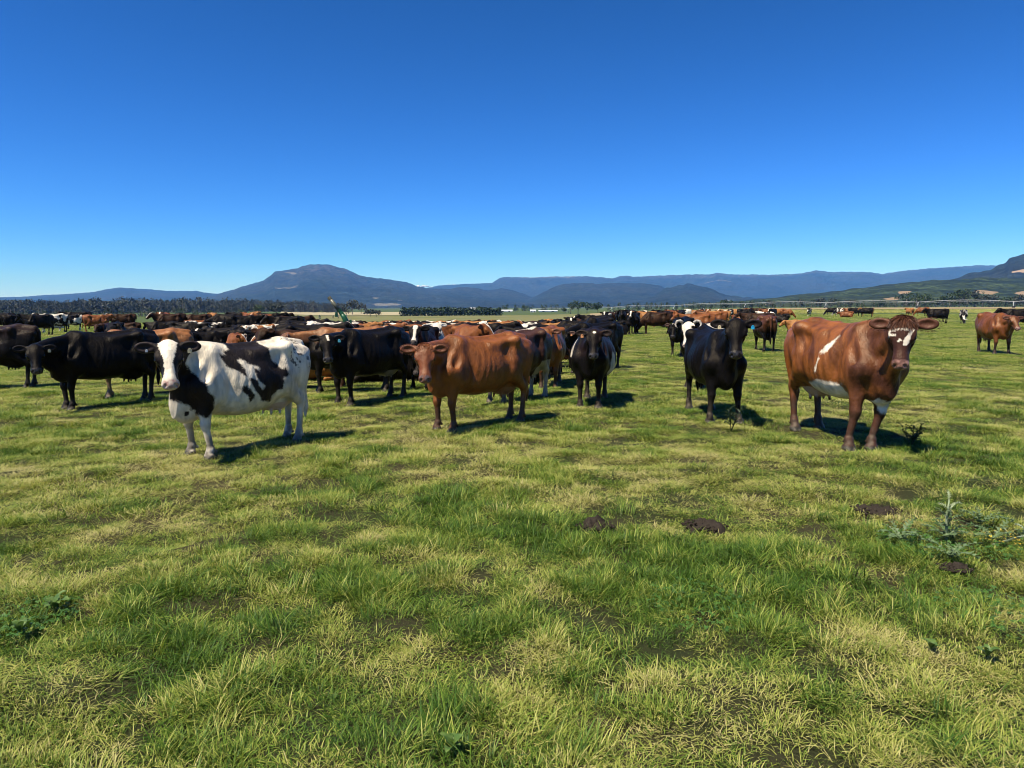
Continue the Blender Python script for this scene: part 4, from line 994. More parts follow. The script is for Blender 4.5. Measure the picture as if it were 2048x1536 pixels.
# ------------------------------------------------------------------ centre-pivot irrigator on the right
def pivot():
    t = empty('irrigator', (0, 0, 0)); tag(t, 'long white centre-pivot irrigator stretching across the field at right', 'irrigator')
    spec = [(1060, 792, 3.4), (1134, 725, 3.9), (1224, 668, 3.9), (1349, 608, 3.9), (1491, 555, 3.9), (1652, 505, 3.9), (1836, 455, 3.9), (2027, 418, 3.9), (2240, 390, 3.9)]
    P = [on_ground(x, d) for x, d, h in spec]
    for i in range(len(P)):
        h = spec[i][2]
        if i > 0:
            u = (P[min(i + 1, len(P) - 1)] - P[i - 1]).normalized(); v = Vector((-u.y, u.x, 0)); m = MB(); b = P[i]
            for s in (-1, 1):
                m.tube([b + v * s * 1.9 + Vector((0, 0, .6)), b + Vector((0, 0, h)) + v * s * .1], .11, 6)
            m.tube([b + v * 1.9 + Vector((0, 0, .6)), b - v * 1.9 + Vector((0, 0, .6))], .09, 6)
            m.tube([b + v * .9 + Vector((0, 0, 2.2)), b - v * .9 + Vector((0, 0, 2.2))], .06, 6)
            m.box(b + Vector((0, 0, h - .3)), (.35, .35, .7)); tw = m.build('tower', M_galv, t)
            for s in (-1, 1):
                c = b + v * s * 1.9 + Vector((0, 0, .62))
                MB().tube([c - v * .14, c + v * .14], .62, 18).build('wheel', M_black, tw)
        if i < len(P) - 1:
            a = P[i] + Vector((0, 0, h)); c = P[i + 1] + Vector((0, 0, spec[i + 1][2])); n = 14; m = MB(); rod = MB(); dr = MB()
            top = [a.lerp(c, k / n) + Vector((0, 0, 1.1 * math.sin(math.pi * k / n))) for k in range(n + 1)]
            m.tube(top, .105, 6); v = (c - a).cross(Vector((0, 0, 1))).normalized()
            low = [top[k] + Vector((0, 0, -.95 * (1 if 1 < k < n - 1 else .5))) for k in range(1, n, 2)]
            for q, k in enumerate(range(1, n, 2)):
                for s in (-1, 1):
                    rod.tube([top[k - 1], low[q] + v * s * .0], .035, 4); rod.tube([top[k + 1], low[q]], .035, 4)
            rod.tube([top[0]] + low + [top[n]], .03, 4)
            for k in range(2, n, 3): dr.tube([top[k], top[k] + Vector((0, 0, -1.6))], .025, 4)
            sp = m.build('span_pipe', M_galv, t); rod.build('truss_rods', M_galv, sp); dr.build('drop_hoses', M_black, sp)
    return t
pivot()

# ------------------------------------------------------------------ trees
def leaf_mat(name, a, b):
    m = new_mat(name, a, .6, .25); N = NT(m); r = N.n('Attribute', attribute_name='r').outputs['Fac']
    N.base(N.mix(r, a, b)); return m
M_bark = new_mat('bark', (.16, .13, .10), .9, .1); Nq = NT(M_bark); Nq.base(Nq.mix(Nq.noise(Nq.n('TexCoord').outputs['Object'], 3, 4), (.08, .065, .05), (.26, .23, .19)))
LEAF = dict(gum=leaf_mat('leaves_gum', (.026, .033, .020), (.058, .063, .041)), hedge=leaf_mat('leaves_hedge', (.008, .018, .006), (.026, .048, .014)), broad=leaf_mat('leaves_broad', (.014, .028, .008), (.050, .075, .020)))
def leaf_cloud(lobes, n, size, r, out):
    """small leaf clumps through the volume of several lobes; out = (V, F, A)"""
    V, F, A = out; w = np.array([a[3] * a[4] for a in lobes]); w = w / w.sum()
    for q in r.choice(len(lobes), n, p=w):
        cx, cy, cz, rx, rz = lobes[q]; d = r.normal(size=3); d /= np.linalg.norm(d); k = r.random() ** .4
        c = np.array([cx + d[0] * rx * k, cy + d[1] * rx * k, cz + d[2] * rz * k]); u = r.normal(size=3); u /= np.linalg.norm(u); v = np.cross(u, r.normal(size=3)); v /= np.linalg.norm(v)
        s = size * r.uniform(.5, 1.3); b = len(V); V += [c + u * s, c + v * s * .7, c - u * s, c - v * s * .7]; F.append((b, b + 1, b + 2, b + 3)); x = min(1, max(0, .5 * r.random() + .5 * (d[2] * .5 + .5))) ; A += [r.random()] * 4
def tree(px, dist, hgt, wid, kind, label, seed, n=420, group='trees along the far field edge', trunk=.3, name='tree'):
    r = np.random.default_rng(seed); b = on_ground(px, dist); t = empty(name, b); tag(t, label, 'tree', group)
    lobes = [(0, 0, hgt * .68, wid * .36, hgt * .26)] + [(r.uniform(-.34, .34) * wid, r.uniform(-.34, .34) * wid, hgt * r.uniform(trunk + .12, .85), wid * r.uniform(.16, .28), hgt * r.uniform(.10, .2)) for _ in range(7)]
    out = ([], [], []); leaf_cloud(lobes, n, max(.22, wid * .055), r, out); me = pydata('crown', out[0], out[1]); fattr(me, 'r', out[2]); link('crown', me, t, LEAF[kind])
    m = MB(); m.tube([(0, 0, -.2), (r.normal() * .1, r.normal() * .1, hgt * trunk), (r.normal() * .2, 0, hgt * .72)], [hgt * .028, hgt * .022, hgt * .008], 7)
    for l in lobes[1:5]: m.tube([(0, 0, hgt * trunk * .9), (l[0] * .5, l[1] * .5, (hgt * trunk + l[2]) / 2), (l[0], l[1], l[2])], [hgt * .012, hgt * .009, hgt * .004], 5)
    m.build('trunk', M_bark, t, True); return t
# clipped shelter belt
def hedge(x0, x1, dist, y0, y1, label, seed):
    r = np.random.default_rng(seed); a, b = on_ground(x0, dist), on_ground(x1, dist); c = (a + b) / 2; t = empty('hedge', c); tag(t, label, 'hedge', 'shelter belts')
    W = (b - a).length; top = point_at((x0 + x1) / 2, y0, dist).z - c.z; n = int(W / 2.6); lobes = []
    for i in range(n + 1):
        h = top * r.uniform(.94, 1.03); lobes += [(-W / 2 + W * i / n, r.uniform(-.4, .4), h * .62, 2.6, h * .38), (-W / 2 + W * i / n, 0, h * .28, 2.9, h * .30)]
    out = ([], [], []); leaf_cloud(lobes, int(W * 55), .75, r, out); me = pydata('foliage', out[0], out[1]); fattr(me, 'r', out[2]); link('foliage', me, t, LEAF['hedge'])
    for i in range(0, n + 1, 2):
        MB().tube([(-W / 2 + W * i / n, 0, -.2), (-W / 2 + W * i / n, 0, top * .6)], [.22, .1], 6).build('trunk', M_bark, t)
hedge(806, 896, 500, 613, 628, 'dark clipped conifer shelter belt, long left part before the mountains', 1)
hedge(899, 998, 510, 614, 628, 'dark clipped conifer shelter belt, right part before the mountains', 2)
TREES = [(1141, 560, 10, 9, 'broad', 'first dark round tree left of the irrigator, in the clump at centre right'), (1156, 575, 11, 11, 'broad', 'tallest dark round tree in the clump behind the irrigator'), (1174, 565, 9.5, 11, 'broad', 'third dark round tree of the clump behind the irrigator'), (1196, 558, 9, 12, 'broad', 'separate broad dark tree right of the clump behind the irrigator'),
         (1128, 570, 6, 6, 'broad', 'small dark bush-like tree left of the clump'),
         (704, 610, 14, 14, 'gum', 'grey-green gum tree just right of the sprinkler barrel'), (692, 450, 9, 8, 'gum', 'low gum tree behind the sprinkler gun'), (722, 700, 12, 13, 'gum', 'second grey-green gum tree right of the sprinkler'), (740, 480, 5.5, 9, 'gum', 'low bushy tree on the field edge right of the sprinkler'), (752, 470, 5, 8, 'gum', 'low bushy tree farther right of the sprinkler'), (512, 420, 8, 9, 'gum', "dark gum tree on the field edge above the black-and-white cow's back"), (552, 430, 8.5, 12, 'gum', "broad gum tree on the field edge above the black-and-white cow's rump"), (520, 400, 7, 7, 'broad', 'dark low tree at the foot of the ridge left of the sprinkler')]
for i, a in enumerate(TREES): tree(*a, seed=100 + i)
rt = random.Random(5)
names = ['grey-green', 'dark', 'broad', 'low', 'rounded', 'tall']
xs = [1452, 1500, 1540, 1600, 1640, 1662, 1700, 1765, 1812, 1832, 1850, 1868, 1884, 1899, 1918, 1934, 1949, 1964, 1980, 1996, 2012, 2030, 2048]
for i, x in enumerate(xs):
    d = rt.uniform(560, 690) if x < 1790 else rt.uniform(520, 640); h = rt.uniform(6.5, 9.5) if x < 1790 else rt.uniform(8, 12.5)
    if x in (1918, 1934): h = 14
    tree(x, d, h, h * rt.uniform(.95, 1.35), rt.choice(['gum', 'broad', 'broad']), '%s tree of the row behind the irrigator, %s from the left' % (rt.choice(names), ['first', 'second', 'third', 'fourth', 'fifth', 'sixth', 'seventh', 'eighth', 'ninth', 'tenth', 'eleventh', 'twelfth', 'thirteenth', 'fourteenth', 'fifteenth', 'sixteenth', 'seventeenth', 'eighteenth', 'nineteenth', 'twentieth', 'twenty-first', 'twenty-second', 'twenty-third'][i]), seed=200 + i, n=360, trunk=.18)
# the eucalypt wood on the left and low scrub far behind: masses of trees
def wood(name, spans, label, seed, kind='gum'):
    r = np.random.default_rng(seed); out = ([], [], []); tm = MB()
    for (x0, x1, d0, d1, h0, h1, n) in spans:
        for _ in range(n):
            px = r.uniform(x0, x1); d = r.uniform(d0, d1); f = (px - x0) / (x1 - x0); h = (h0 + (h1 - h0) * f) * r.uniform(.72, 1.12); b = on_ground(px, d); w = h * r.uniform(.4, .75)
            lobes = [(b.x + r.uniform(-.3, .3) * w, b.y + r.uniform(-.3, .3) * w, b.z + h * r.uniform(.30, .88), w * r.uniform(.26, .42), h * r.uniform(.12, .22)) for _ in range(5)] + [(b.x, b.y, b.z + h * .2, w * .6, h * .24)]
            leaf_cloud(lobes, 150, h * .055, r, out)
            tm.tube([(b.x, b.y, b.z - .3), (b.x + r.normal() * .4, b.y, b.z + h * .8)], [.28, .1], 4, cap=False)
    b0 = len(out[0]); V = out[0] + [np.array(v) for v in tm.V]; F = out[1] + [tuple(b0 + i for i in f) for f in tm.F]
    me = pydata(name, V, F); fattr(me, 'r', out[2] + [1.0] * len(tm.V)); me.materials.append(LEAF[kind]); me.materials.append(M_bark)
    idx = np.zeros(len(me.polygons), np.int32); idx[len(out[1]):] = 1; me.polygons.foreach_set('material_index', idx)
    return tag(link(name, me), label, 'wood', kind='stuff')
wood('wood', [(-120, 150, 640, 860, 14.6, 13.0, 320), (150, 265, 640, 860, 14.0, 15.0, 150), (255, 470, 720, 960, 15.6, 14.5, 280), (470, 690, 820, 1150, 15.8, 12.6, 260)], 'eucalypt wood with grey trunks along the left horizon', 7)
wood('scrub', [(-100, 300, 400, 470, 4.5, 3.5, 70), (280, 520, 380, 470, 5, 4.0, 50), (560, 700, 360, 420, 2.2, 2.2, 8), (1210, 1540, 640, 900, 8, 8, 90), (1540, 2100, 600, 760, 6.5, 8, 110), (1000, 1140, 900, 1200, 10, 9, 30)], 'dark scrub and distant tree belts along the field edge', 8, 'broad')

# ------------------------------------------------------------------ white farm sheds far off
M_wall = new_mat('shed_wall', (.62, .60, .56), .7, .3); Nw = NT(M_wall); Nw.base(Nw.mix(Nw.noise(Nw.n('TexCoord').outputs['Object'], .6, 3), (.5, .49, .46), (.72, .71, .68)))
M_roof = new_mat('shed_roof', (.70, .70, .70), .5, .4, .1); Nr = NT(M_roof); Nr.base(Nr.mix(Nr.noise(Nr.n('TexCoord').outputs['Object'], .8, 3), (.55, .55, .55), (.78, .78, .77)))
M_dark = new_mat('shed_opening', (.03, .03, .03), .8, .2); Nd = NT(M_dark); Nd.base(Nd.mix(Nd.noise(Nd.n('TexCoord').outputs['Object'], 1, 2), (.02, .02, .02), (.05, .05, .05)))
def shed(px, dist, L, W, h, label):
    t = empty('farm_shed', on_ground(px, dist)); tag(t, label, 'shed', 'white farm sheds on the plain')
    MB().box((0, 0, h / 2), (L, W, h)).build('wall', M_wall, t)
    e = .4; m = MB(); m.poly([(-L / 2 - e, -W / 2 - e, h), (L / 2 + e, -W / 2 - e, h), (L / 2 + e, 0, h + W * .22), (-L / 2 - e, 0, h + W * .22), (-L / 2 - e, W / 2 + e, h), (L / 2 + e, W / 2 + e, h)], [(0, 1, 2, 3), (3, 2, 5, 4), (1, 5, 2), (0, 3, 4), (0, 4, 5, 1)]); m.build('roof', M_roof, t)
    for k in (-.25, .25): MB().box((L * k, -W / 2 - .03, h * .38), (L * .12, .1, h * .74)).build('door', M_dark, t)
shed(1012, 900, 16, 5, 1.5, 'small white farm shed right of the clipped shelter belt')
shed(1066, 820, 6, 5, 1.8, 'white farm shed at the left end of the irrigator'); shed(1096, 850, 22, 4, 1.3, 'long low white shed below the irrigator')
shed(945, 1500, 12, 7, 3, 'pale distant shed above the clipped shelter belt')
# ------------------------------------------------------------------ grass: tufts of real blades, scattered by the thousand (stuff)
def grass_mat(name, stops, trans=.32):
    m = bpy.data.materials.new(name); m.use_nodes = True; N = NT(m); t = N.t
    dry = N.n('Attribute', attribute_name='dry', attribute_type='INSTANCER').outputs['Fac']
    r = N.n('Attribute', attribute_name='r').outputs['Fac']; h = N.n('Attribute', attribute_name='h').outputs['Fac']
    f = N.math('ADD', dry, N.math('MULTIPLY', N.math('SUBTRACT', r, .5), .62), True)
    c = N.ramp(f, stops)
    c = N.mix(N.math('MULTIPLY', N.rng(h, .45, 0), .45), c, (.13, .11, .045))     # pale sheath at the foot of each blade
    N.base(c); N.b.inputs['Roughness'].default_value = .5; N.b.inputs['Specular IOR Level'].default_value = .22
    tr = N.n('BsdfTranslucent'); N.l(N.mix(1.0, c, (1.0, 1.05, .55), 'MULTIPLY'), tr.inputs['Color'])
    mx = N.n('MixShader'); mx.inputs[0].default_value = trans
    N.l(N.b.outputs[0], mx.inputs[1]); N.l(tr.outputs[0], mx.inputs[2]); N.l(mx.outputs[0], t.nodes['Material Output'].inputs['Surface'])
    return m
GRASS_M = grass_mat('grass_blades', [(0, (.040, .100, .010)), (.28, (.140, .225, .026)), (.52, (.315, .345, .064)), (.74, (.465, .435, .135)), (1, (.50, .43, .20))])
PROTO = bpy.data.collections.new('grass_prototypes')
def tuft(name, n, rad, ln, wid, lean, curl, seed, flat=0.0, wind=0.0):
    r = np.random.default_rng(seed); V = []; F = []; A = []; Hh = []; wd = r.uniform(0, 6.28)
    for _ in range(n):
        a = r.uniform(0, 6.283); q = rad * math.sqrt(r.random()); p = np.array([q * math.cos(a), q * math.sin(a), -.01])
        d = a + r.normal() * .9 if r.random() > wind else wd + r.normal() * .35
        l = ln * r.uniform(.45, 1.15); th = abs(r.normal()) * lean + flat * r.uniform(.5, 1.2); w = wid * r.uniform(.6, 1.3)
        o = np.array([math.cos(d), math.sin(d), 0]); s = np.array([-o[1], o[0], 0]) * w; k = r.random(); b = len(V); tw = r.normal() * .5
        c = p.copy(); seg = 4; ang = th * .8
        for i in range(seg):
            t = i / (seg - 1); ww = (1 - t) ** .8 + .05
            sd = s * math.cos(tw * t) + np.array([0, 0, 1]) * w * math.sin(tw * t)
            V += [c - sd * ww, c + sd * ww] if i < seg - 1 else [c]; A += [k] * (2 if i < seg - 1 else 1); Hh += [t] * (2 if i < seg - 1 else 1)
            ang = th * .8 + (th * .35 + curl) * t; c = c + (o * math.sin(ang) + np.array([0, 0, 1]) * math.cos(ang)) * l / (seg - 1)
            if c[2] < .004: c[2] = .004 + r.random() * .01
        F += [(b, b + 1, b + 3, b + 2), (b + 2, b + 3, b + 5, b + 4), (b + 4, b + 5, b + 6)]
    me = pydata(name, V, F); fattr(me, 'r', A); fattr(me, 'h', Hh); me.materials.append(GRASS_M)
    o = bpy.data.objects.new(name, me); PROTO.objects.link(o); return o
# names sort in this order: 0-3 short turf, 4-6 medium, 7-9 long lying clumps, 10-11 flattened straw
for i in range(4): tuft('tuft_%02d' % i, 46, .090, .052, .0024, .90, .4, 10 + i, flat=.45)
for i in range(4, 7): tuft('tuft_%02d' % i, 38, .090, .085, .0027, .80, .5, 10 + i, wind=.35, flat=.45)
for i in range(7, 10): tuft('tuft_%02d' % i, 54, .085, .155, .0030, .65, .6, 10 + i, wind=.55, flat=.55)
for i in range(10, 12): tuft('tuft_%02d' % i, 36, .10, .09, .0018, .5, .5, 10 + i, flat=1.0)

def n2(P, s, seed): return fbm(np.concatenate([P, np.zeros((len(P), 1))], 1), s, seed, 3)
BARE = []        # bare soil: (x, y, r)
for (px, py, r) in [(1190, 1052, .17), (1408, 1052, .19), (1908, 1137, .10), (1760, 1010, .20), (1730, 1040, .16), (1800, 985, .22), (1900, 918, .16), (780, 1480, .0)]:
    g = ground_at(px, py); BARE.append((g.x, g.y, r))
def clump_field(P):
    # where long dark grass grows: broad patches, denser close to the camera at right and left as in the photograph
    f = .5 + (n2(P, .75, 301) - .5) * .45 + (n2(P, 2.1, 302) - .5) * .45 + (n2(P, 5.0, 303) - .5) * .30
    for (px, py, rad, amt) in [(1500, 1150, .75, .16), (1250, 1130, .5, .12), (150, 1250, .6, .17), (600, 1180, .45, .12), (900, 1010, .4, .10), (1280, 1330, .35, .13), (860, 1500, .3, .16), (1700, 1500, .4, .10), (330, 1500, .2, .10), (640, 925, .45, .13), (1850, 1060, .7, .12), (1780, 1200, .5, .1), (180, 970, .5, .1)]:
        g = ground_at(px, py); f = f + amt * np.exp(-((P[:, 0] - g.x) ** 2 + (P[:, 1] - g.y) ** 2) / (2 * rad * rad * .5))
    return f
def scatter_points(d0, d1, dens, seed, half=.80):
    r = np.random.default_rng(seed); n = int(dens * half * (d1 * d1 - d0 * d0)); y = np.sqrt(r.uniform(d0 * d0, d1 * d1, n)); x = r.uniform(-half, half, n) * (y + .35)
    return np.stack([x, y], 1), r
PTS = []
def add(P, r, idx, sxy, sz, dry):
    PTS.append((P, idx, np.stack([sxy, sxy, sz], 1), dry, r.uniform(0, 6.283, len(P))))
def keep(P):
    m = np.ones(len(P), bool)
    for x, y, rr in BARE:
        if rr > 0: m &= np.hypot((P[:, 0] - x), (P[:, 1] - y) * 1.1) > rr * (.75 + .5 * n2(P, 9, 401))
    return m
def dryness(P): return np.clip(.49 + (n2(P, .42, 311) - .5) * .45 + (n2(P, 2.6, 312) - .5) * 1.0 + (n2(P, 7.5, 313) - .5) * 1.3, 0, 1)
for (d0, d1, dens, size, seed) in [(1.7, 5.5, 330, 1.0, 1), (5.5, 10, 180, 1.25, 2), (10, 18, 82, 1.7, 3), (18, 34, 32, 2.5, 4), (34, 70, 8.0, 4.0, 5), (70, 150, 1.5, 7.5, 6)]:
    P, r = scatter_points(d0, d1, dens, seed); m = keep(P); P = P[m]; c = clump_field(P); dr = dryness(P); n = len(P)
    k = r.random(n); bald = n2(P, 3.2, 321)
    ok = ~((bald > .63) & (k < .72)); P, c, dr, k = P[ok], c[ok], dr[ok], k[ok]; n = len(P)
    dr = np.clip(dr - np.clip((c - .54) * 2.8, 0, .45), 0, 1)
    idx = np.where(k < .62, r.integers(0, 4, n), np.where(k < .84, r.integers(4, 7, n), r.integers(10, 12, n)))
    idx = np.where((dr > .62) & (r.random(n) < .5), r.integers(10, 12, n), idx); idx = np.where((c > .56) & (r.random(n) < .55), r.integers(4, 7, n), idx)
    far = size ** .55
    sz = r.uniform(.65, 1.25, n) * np.clip(.72 + np.clip((c - .42) * 2.0, 0, .6) + (n2(P, 4.2, 341) - .5) * 1.5, .32, 1.6) * (far ** .5)
    add(P, r, idx, r.uniform(.8, 1.2, n) * size, sz, dr)
for (d0, d1, dens, size, seed) in [(1.7, 6, 62, 1.0, 11), (6, 12, 34, 1.15, 12), (12, 26, 12, 1.5, 13), (26, 60, 2.4, 2.4, 14)]:
    P, r = scatter_points(d0, d1, dens, seed); m = keep(P); P = P[m]; c = clump_field(P); m = (c + r.normal(size=len(P)) * .025) > .60; P, c = P[m], c[m]; n = len(P)
    add(P, r, r.integers(7, 10, n), r.uniform(.8, 1.2, n) * size * .95, r.uniform(.6, 1.1, n) * (1.0 if d1 < 13 else .8), np.clip(.27 + r.normal(size=n) * .12 + (dryness(P) - .5) * .45, 0, .65))
def scatter_object(name, pts, label):
    P = np.concatenate([p[0] for p in pts]); idx = np.concatenate([p[1] for p in pts]); scl = np.concatenate([p[2] for p in pts]); dry = np.concatenate([p[3] for p in pts]); rot = np.concatenate([p[4] for p in pts])
    me = bpy.data.meshes.new(name); me.vertices.add(len(P)); near = np.exp(-(np.hypot(P[:, 0], P[:, 1] - 10) / 14) ** 4)
    P3 = np.concatenate([P, np.zeros((len(P), 1))], 1); P3[:, 2] = lie(P3[:, 0], P3[:, 1]) + ((fbm(P3, .9, 3, 3) - .5) * .07 + (fbm(P3, 3.5, 5, 2) - .5) * .10 - .012) * near
    me.vertices.foreach_set('co', P3.astype(np.float32).ravel())
    a = me.attributes.new('idx', 'INT', 'POINT'); a.data.foreach_set('value', idx.astype(np.int32)); fattr(me, 'dry', dry)
    a = me.attributes.new('scl', 'FLOAT_VECTOR', 'POINT'); a.data.foreach_set('vector', scl.astype(np.float32).ravel())
    R = np.zeros((len(P), 3), np.float32); R[:, 2] = rot
    a = me.attributes.new('rot', 'FLOAT_VECTOR', 'POINT'); a.data.foreach_set('vector', R.ravel())
    o = link(name, me); me.materials.append(GRASS_M)
    ng = bpy.data.node_groups.new(name + '_scatter', 'GeometryNodeTree')
    ng.interface.new_socket('Geometry', in_out='INPUT', socket_type='NodeSocketGeometry'); ng.interface.new_socket('Geometry', in_out='OUTPUT', socket_type='NodeSocketGeometry')
    nn = ng.nodes.new; gi = nn('NodeGroupInput'); go = nn('NodeGroupOutput'); ip = nn('GeometryNodeInstanceOnPoints'); ci = nn('GeometryNodeCollectionInfo')
    ci.inputs['Collection'].default_value = PROTO; ci.inputs['Separate Children'].default_value = True; ci.inputs['Reset Children'].default_value = True; ip.inputs['Pick Instance'].default_value = True
    def na(t, nm): x = nn('GeometryNodeInputNamedAttribute'); x.data_type = t; x.inputs['Name'].default_value = nm; return x.outputs['Attribute']
    L = ng.links.new; L(gi.outputs[0], ip.inputs['Points']); L(ci.outputs[0], ip.inputs['Instance']); L(na('INT', 'idx'), ip.inputs['Instance Index'])
    L(na('FLOAT_VECTOR', 'rot'), ip.inputs['Rotation']); L(na('FLOAT_VECTOR', 'scl'), ip.inputs['Scale']); L(ip.outputs[0], go.inputs[0])
    o.modifiers.new('scatter', 'NODES').node_group = ng
    print(name, len(P)); return tag(o, label, 'grass', kind='stuff')
scatter_object('grass', PTS, 'green and straw-coloured pasture grass with darker lush clumps')
# tall dry grass along the far edge of the pasture
D = []
r = np.random.default_rng(77)
for (x0, x1, d0, d1, n, s) in [(280, 1240, 150, 235, 9000, 6.0), (1240, 2150, 170, 330, 9000, 6.0)]:
    d = np.sqrt(r.uniform(d0 * d0, d1 * d1, n)); px = r.uniform(x0, x1, n); P = np.stack([(px - 1024) / 1420 * d * 1.0, d], 1); q = n2(P, .05, 331)
    m = q > .44; P = P[m]; k = len(P)
    D.append((P, r.integers(4, 10, k), np.stack([np.full(k, s), np.full(k, s), r.uniform(2.0, 4.2, k)], 1), np.clip(r.normal(.72, .14, k), 0, 1), r.uniform(0, 6.28, k)))
scatter_object('dry_grass', D, 'tall dry straw-coloured grass along the far pasture edge')

# ------------------------------------------------------------------ weeds and soil
M_soil = new_mat('bare_soil', (.03, .022, .016), .95, .15); Ns = NT(M_soil); _p = Ns.n('NewGeometry').outputs['Position']; Ns.base(Ns.mix(Ns.noise(_p, 30, 4, .7), (.014, .010, .008), (.055, .042, .030))); Ns.bump(Ns.noise(_p, 60, 4, .7), .8, .02)
def mound(px, py, rad, h, label, seed):
    rad *= .78; g = ground_at(px, py); r = np.random.default_rng(seed); V = []; F = []; nr, na_ = 14, 40
    for i in range(nr):
        for j in range(na_):
            t = i / (nr - 1); a = 2 * math.pi * j / na_; q = np.array([[math.cos(a) * 2, math.sin(a) * 2, seed]]); w = 1 + (float(fbm(q, 1.6, seed, 3)[0]) - .5) * 1.6
            x, y = math.cos(a) * rad * t * w, math.sin(a) * rad * t * w * .8; b = float(fbm(np.array([[x * 1.0, y * 1.0, 0]]), 22, seed, 3)[0])
            V.append((x, y, max(0, 1 - t * t) * h * (.2 + 1.3 * b) + (b - .5) * .05 + .004 - .04 * (t > .9)))
    for i in range(nr - 1):
        for j in range(na_): F.append((i * na_ + j, i * na_ + (j + 1) % na_, (i + 1) * na_ + (j + 1) % na_, (i + 1) * na_ + j))
    for _ in range(70):                       # loose clods
        a = r.uniform(0, 6.28); q = rad * (r.random() ** .5) * 1.35; c = np.array([math.cos(a) * q, math.sin(a) * q * .8, .012 + h * .5 * max(0, 1 - (q / rad) ** 2)]); z = r.uniform(.008, .022); b0 = len(V)
        V += [tuple(c + np.array(d) * z * r.uniform(.6, 1.2)) for d in ((1, 0, 0), (0, 1, 0), (-1, 0, 0), (0, -1, 0), (0, 0, .8), (0, 0, -.8))]
        F += [(b0, b0 + 1, b0 + 4), (b0 + 1, b0 + 2, b0 + 4), (b0 + 2, b0 + 3, b0 + 4), (b0 + 3, b0, b0 + 4), (b0 + 1, b0, b0 + 5), (b0 + 2, b0 + 1, b0 + 5), (b0 + 3, b0 + 2, b0 + 5), (b0, b0 + 3, b0 + 5)]
    o = link('soil_mound', pydata('soil_mound', V, F, True), None, M_soil); o.location = g; return tag(o, label, 'soil', 'dark soil patches in the grass')
mound(1190, 1054, .15, .06, 'dark crumbly soil mound below the middle of the picture, leftmost', 1)
mound(1408, 1053, .17, .045, 'wider dark crumbly soil mound below the blue-tagged black cow', 3); mound(1908, 1138, .10, .03, 'small dark soil patch below the thistle', 4)
mound(1752, 1022, .20, .03, 'dark trampled soil patch left of the thistle', 5)

def weed_mat(name, a, b, trans=.25):
    m = bpy.data.materials.new(name); m.use_nodes = True; N = NT(m); co = N.n('TexCoord').outputs['Object']; c = N.mix(N.rng(N.noise(co, 26, 3, .6), .35, .65), a, b); N.base(c)
    N.b.inputs['Roughness'].default_value = .45; N.b.inputs['Specular IOR Level'].default_value = .4
    tr = N.n('BsdfTranslucent'); N.l(c, tr.inputs[0]); mx = N.n('MixShader'); mx.inputs[0].default_value = trans
    N.l(N.b.outputs[0], mx.inputs[1]); N.l(tr.outputs[0], mx.inputs[2]); N.l(mx.outputs[0], N.t.nodes['Material Output'].inputs['Surface']); return m
M_thistle = weed_mat('thistle_leaf', (.075, .12, .045), (.17, .235, .10)); M_stem = weed_mat('thistle_stem', (.22, .28, .14), (.38, .42, .26)); M_dock = weed_mat('dock_leaf', (.06, .12, .02), (.14, .21, .05)); M_clover = weed_mat('clover_leaf', (.03, .10, .015), (.09, .19, .03)); M_yel = weed_mat('petal_yellow', (.55, .36, .03), (.70, .50, .05)); M_darkweed = weed_mat('dark_weed', (.02, .035, .012), (.05, .075, .026))
def spiny_leaf(L, W, seed):
    """a lobed, spine-tipped leaf arching along +X"""
    r = np.random.default_rng(seed); V = []; F = []; n = 7
    for i in range(n + 1):
        t = i / n; z = .32 * L * math.sin(t * 2.4) * .8; x = L * t
        V.append((x, 0, z))
    for i in range(n):
        t = (i + .5) / n; w = W * math.sin(math.pi * min(1, t * .9 + .1)) * r.uniform(.8, 1.2); z = .32 * L * math.sin(t * 2.4) * .8
        for s in (-1, 1):
            b = len(V); V += [(L * (t + .10), s * w, z + .02 * L + r.normal() * .008), (L * (t + .01), s * w * .55, z + .01)]
            F += [(i, i + 1, b, b + 1) if s > 0 else (i + 1, i, b + 1, b)]
    return pydata('leaf', V, F)
def thistle(loc, h, n, label, seed, rosette=7, tilt=0.0):
    r = random.Random(seed); t = empty('thistle', loc, r.uniform(0, 6)); tag(t, label, 'thistle', 'thistles in the pasture')
    if h > 0:
        top = Vector((math.sin(tilt) * h, 0, math.cos(tilt) * h)); MB().tube([(0, 0, -.02), top * .5 + Vector((.01, .01, 0)), top], [.011, .009, .005], 7).build('stem', M_stem, t, True)
        for i in range(n):
            f = .25 + .75 * i / n; o = link('leaf', spiny_leaf(r.uniform(.10, .16) * (1.1 - .4 * f), .022, seed * 50 + i), t, M_stem if f > .6 else M_thistle); o.location = top * f; o.rotation_euler = (0, -r.uniform(.2, .7), i * 2.4)
    for i in range(rosette):
        o = link('leaf', spiny_leaf(r.uniform(.15, .25), r.uniform(.028, .042), seed * 90 + i), t, M_thistle); o.location = (0, 0, .02); o.rotation_euler = (0, -r.uniform(.05, .35), i * 6.283 / rosette + r.uniform(-.3, .3))
thistle(ground_at(1893, 1082), .30, 9, 'pale upright thistle with spiny leaves at the right', 1)
thistle(ground_at(1985, 1085), .26, 5, 'pale thistle leaning right beside the upright one', 2, 6, tilt=1.15)
thistle(ground_at(1800, 1085), 0, 0, 'low rosette of spiny thistle leaves left of the upright thistle', 3, 8); thistle(ground_at(1900, 1120), 0, 0, 'low spiny thistle rosette below the upright thistle', 4, 7); thistle(ground_at(1960, 1050), 0, 0, 'low spiny thistle rosette behind the leaning thistle', 5, 7)
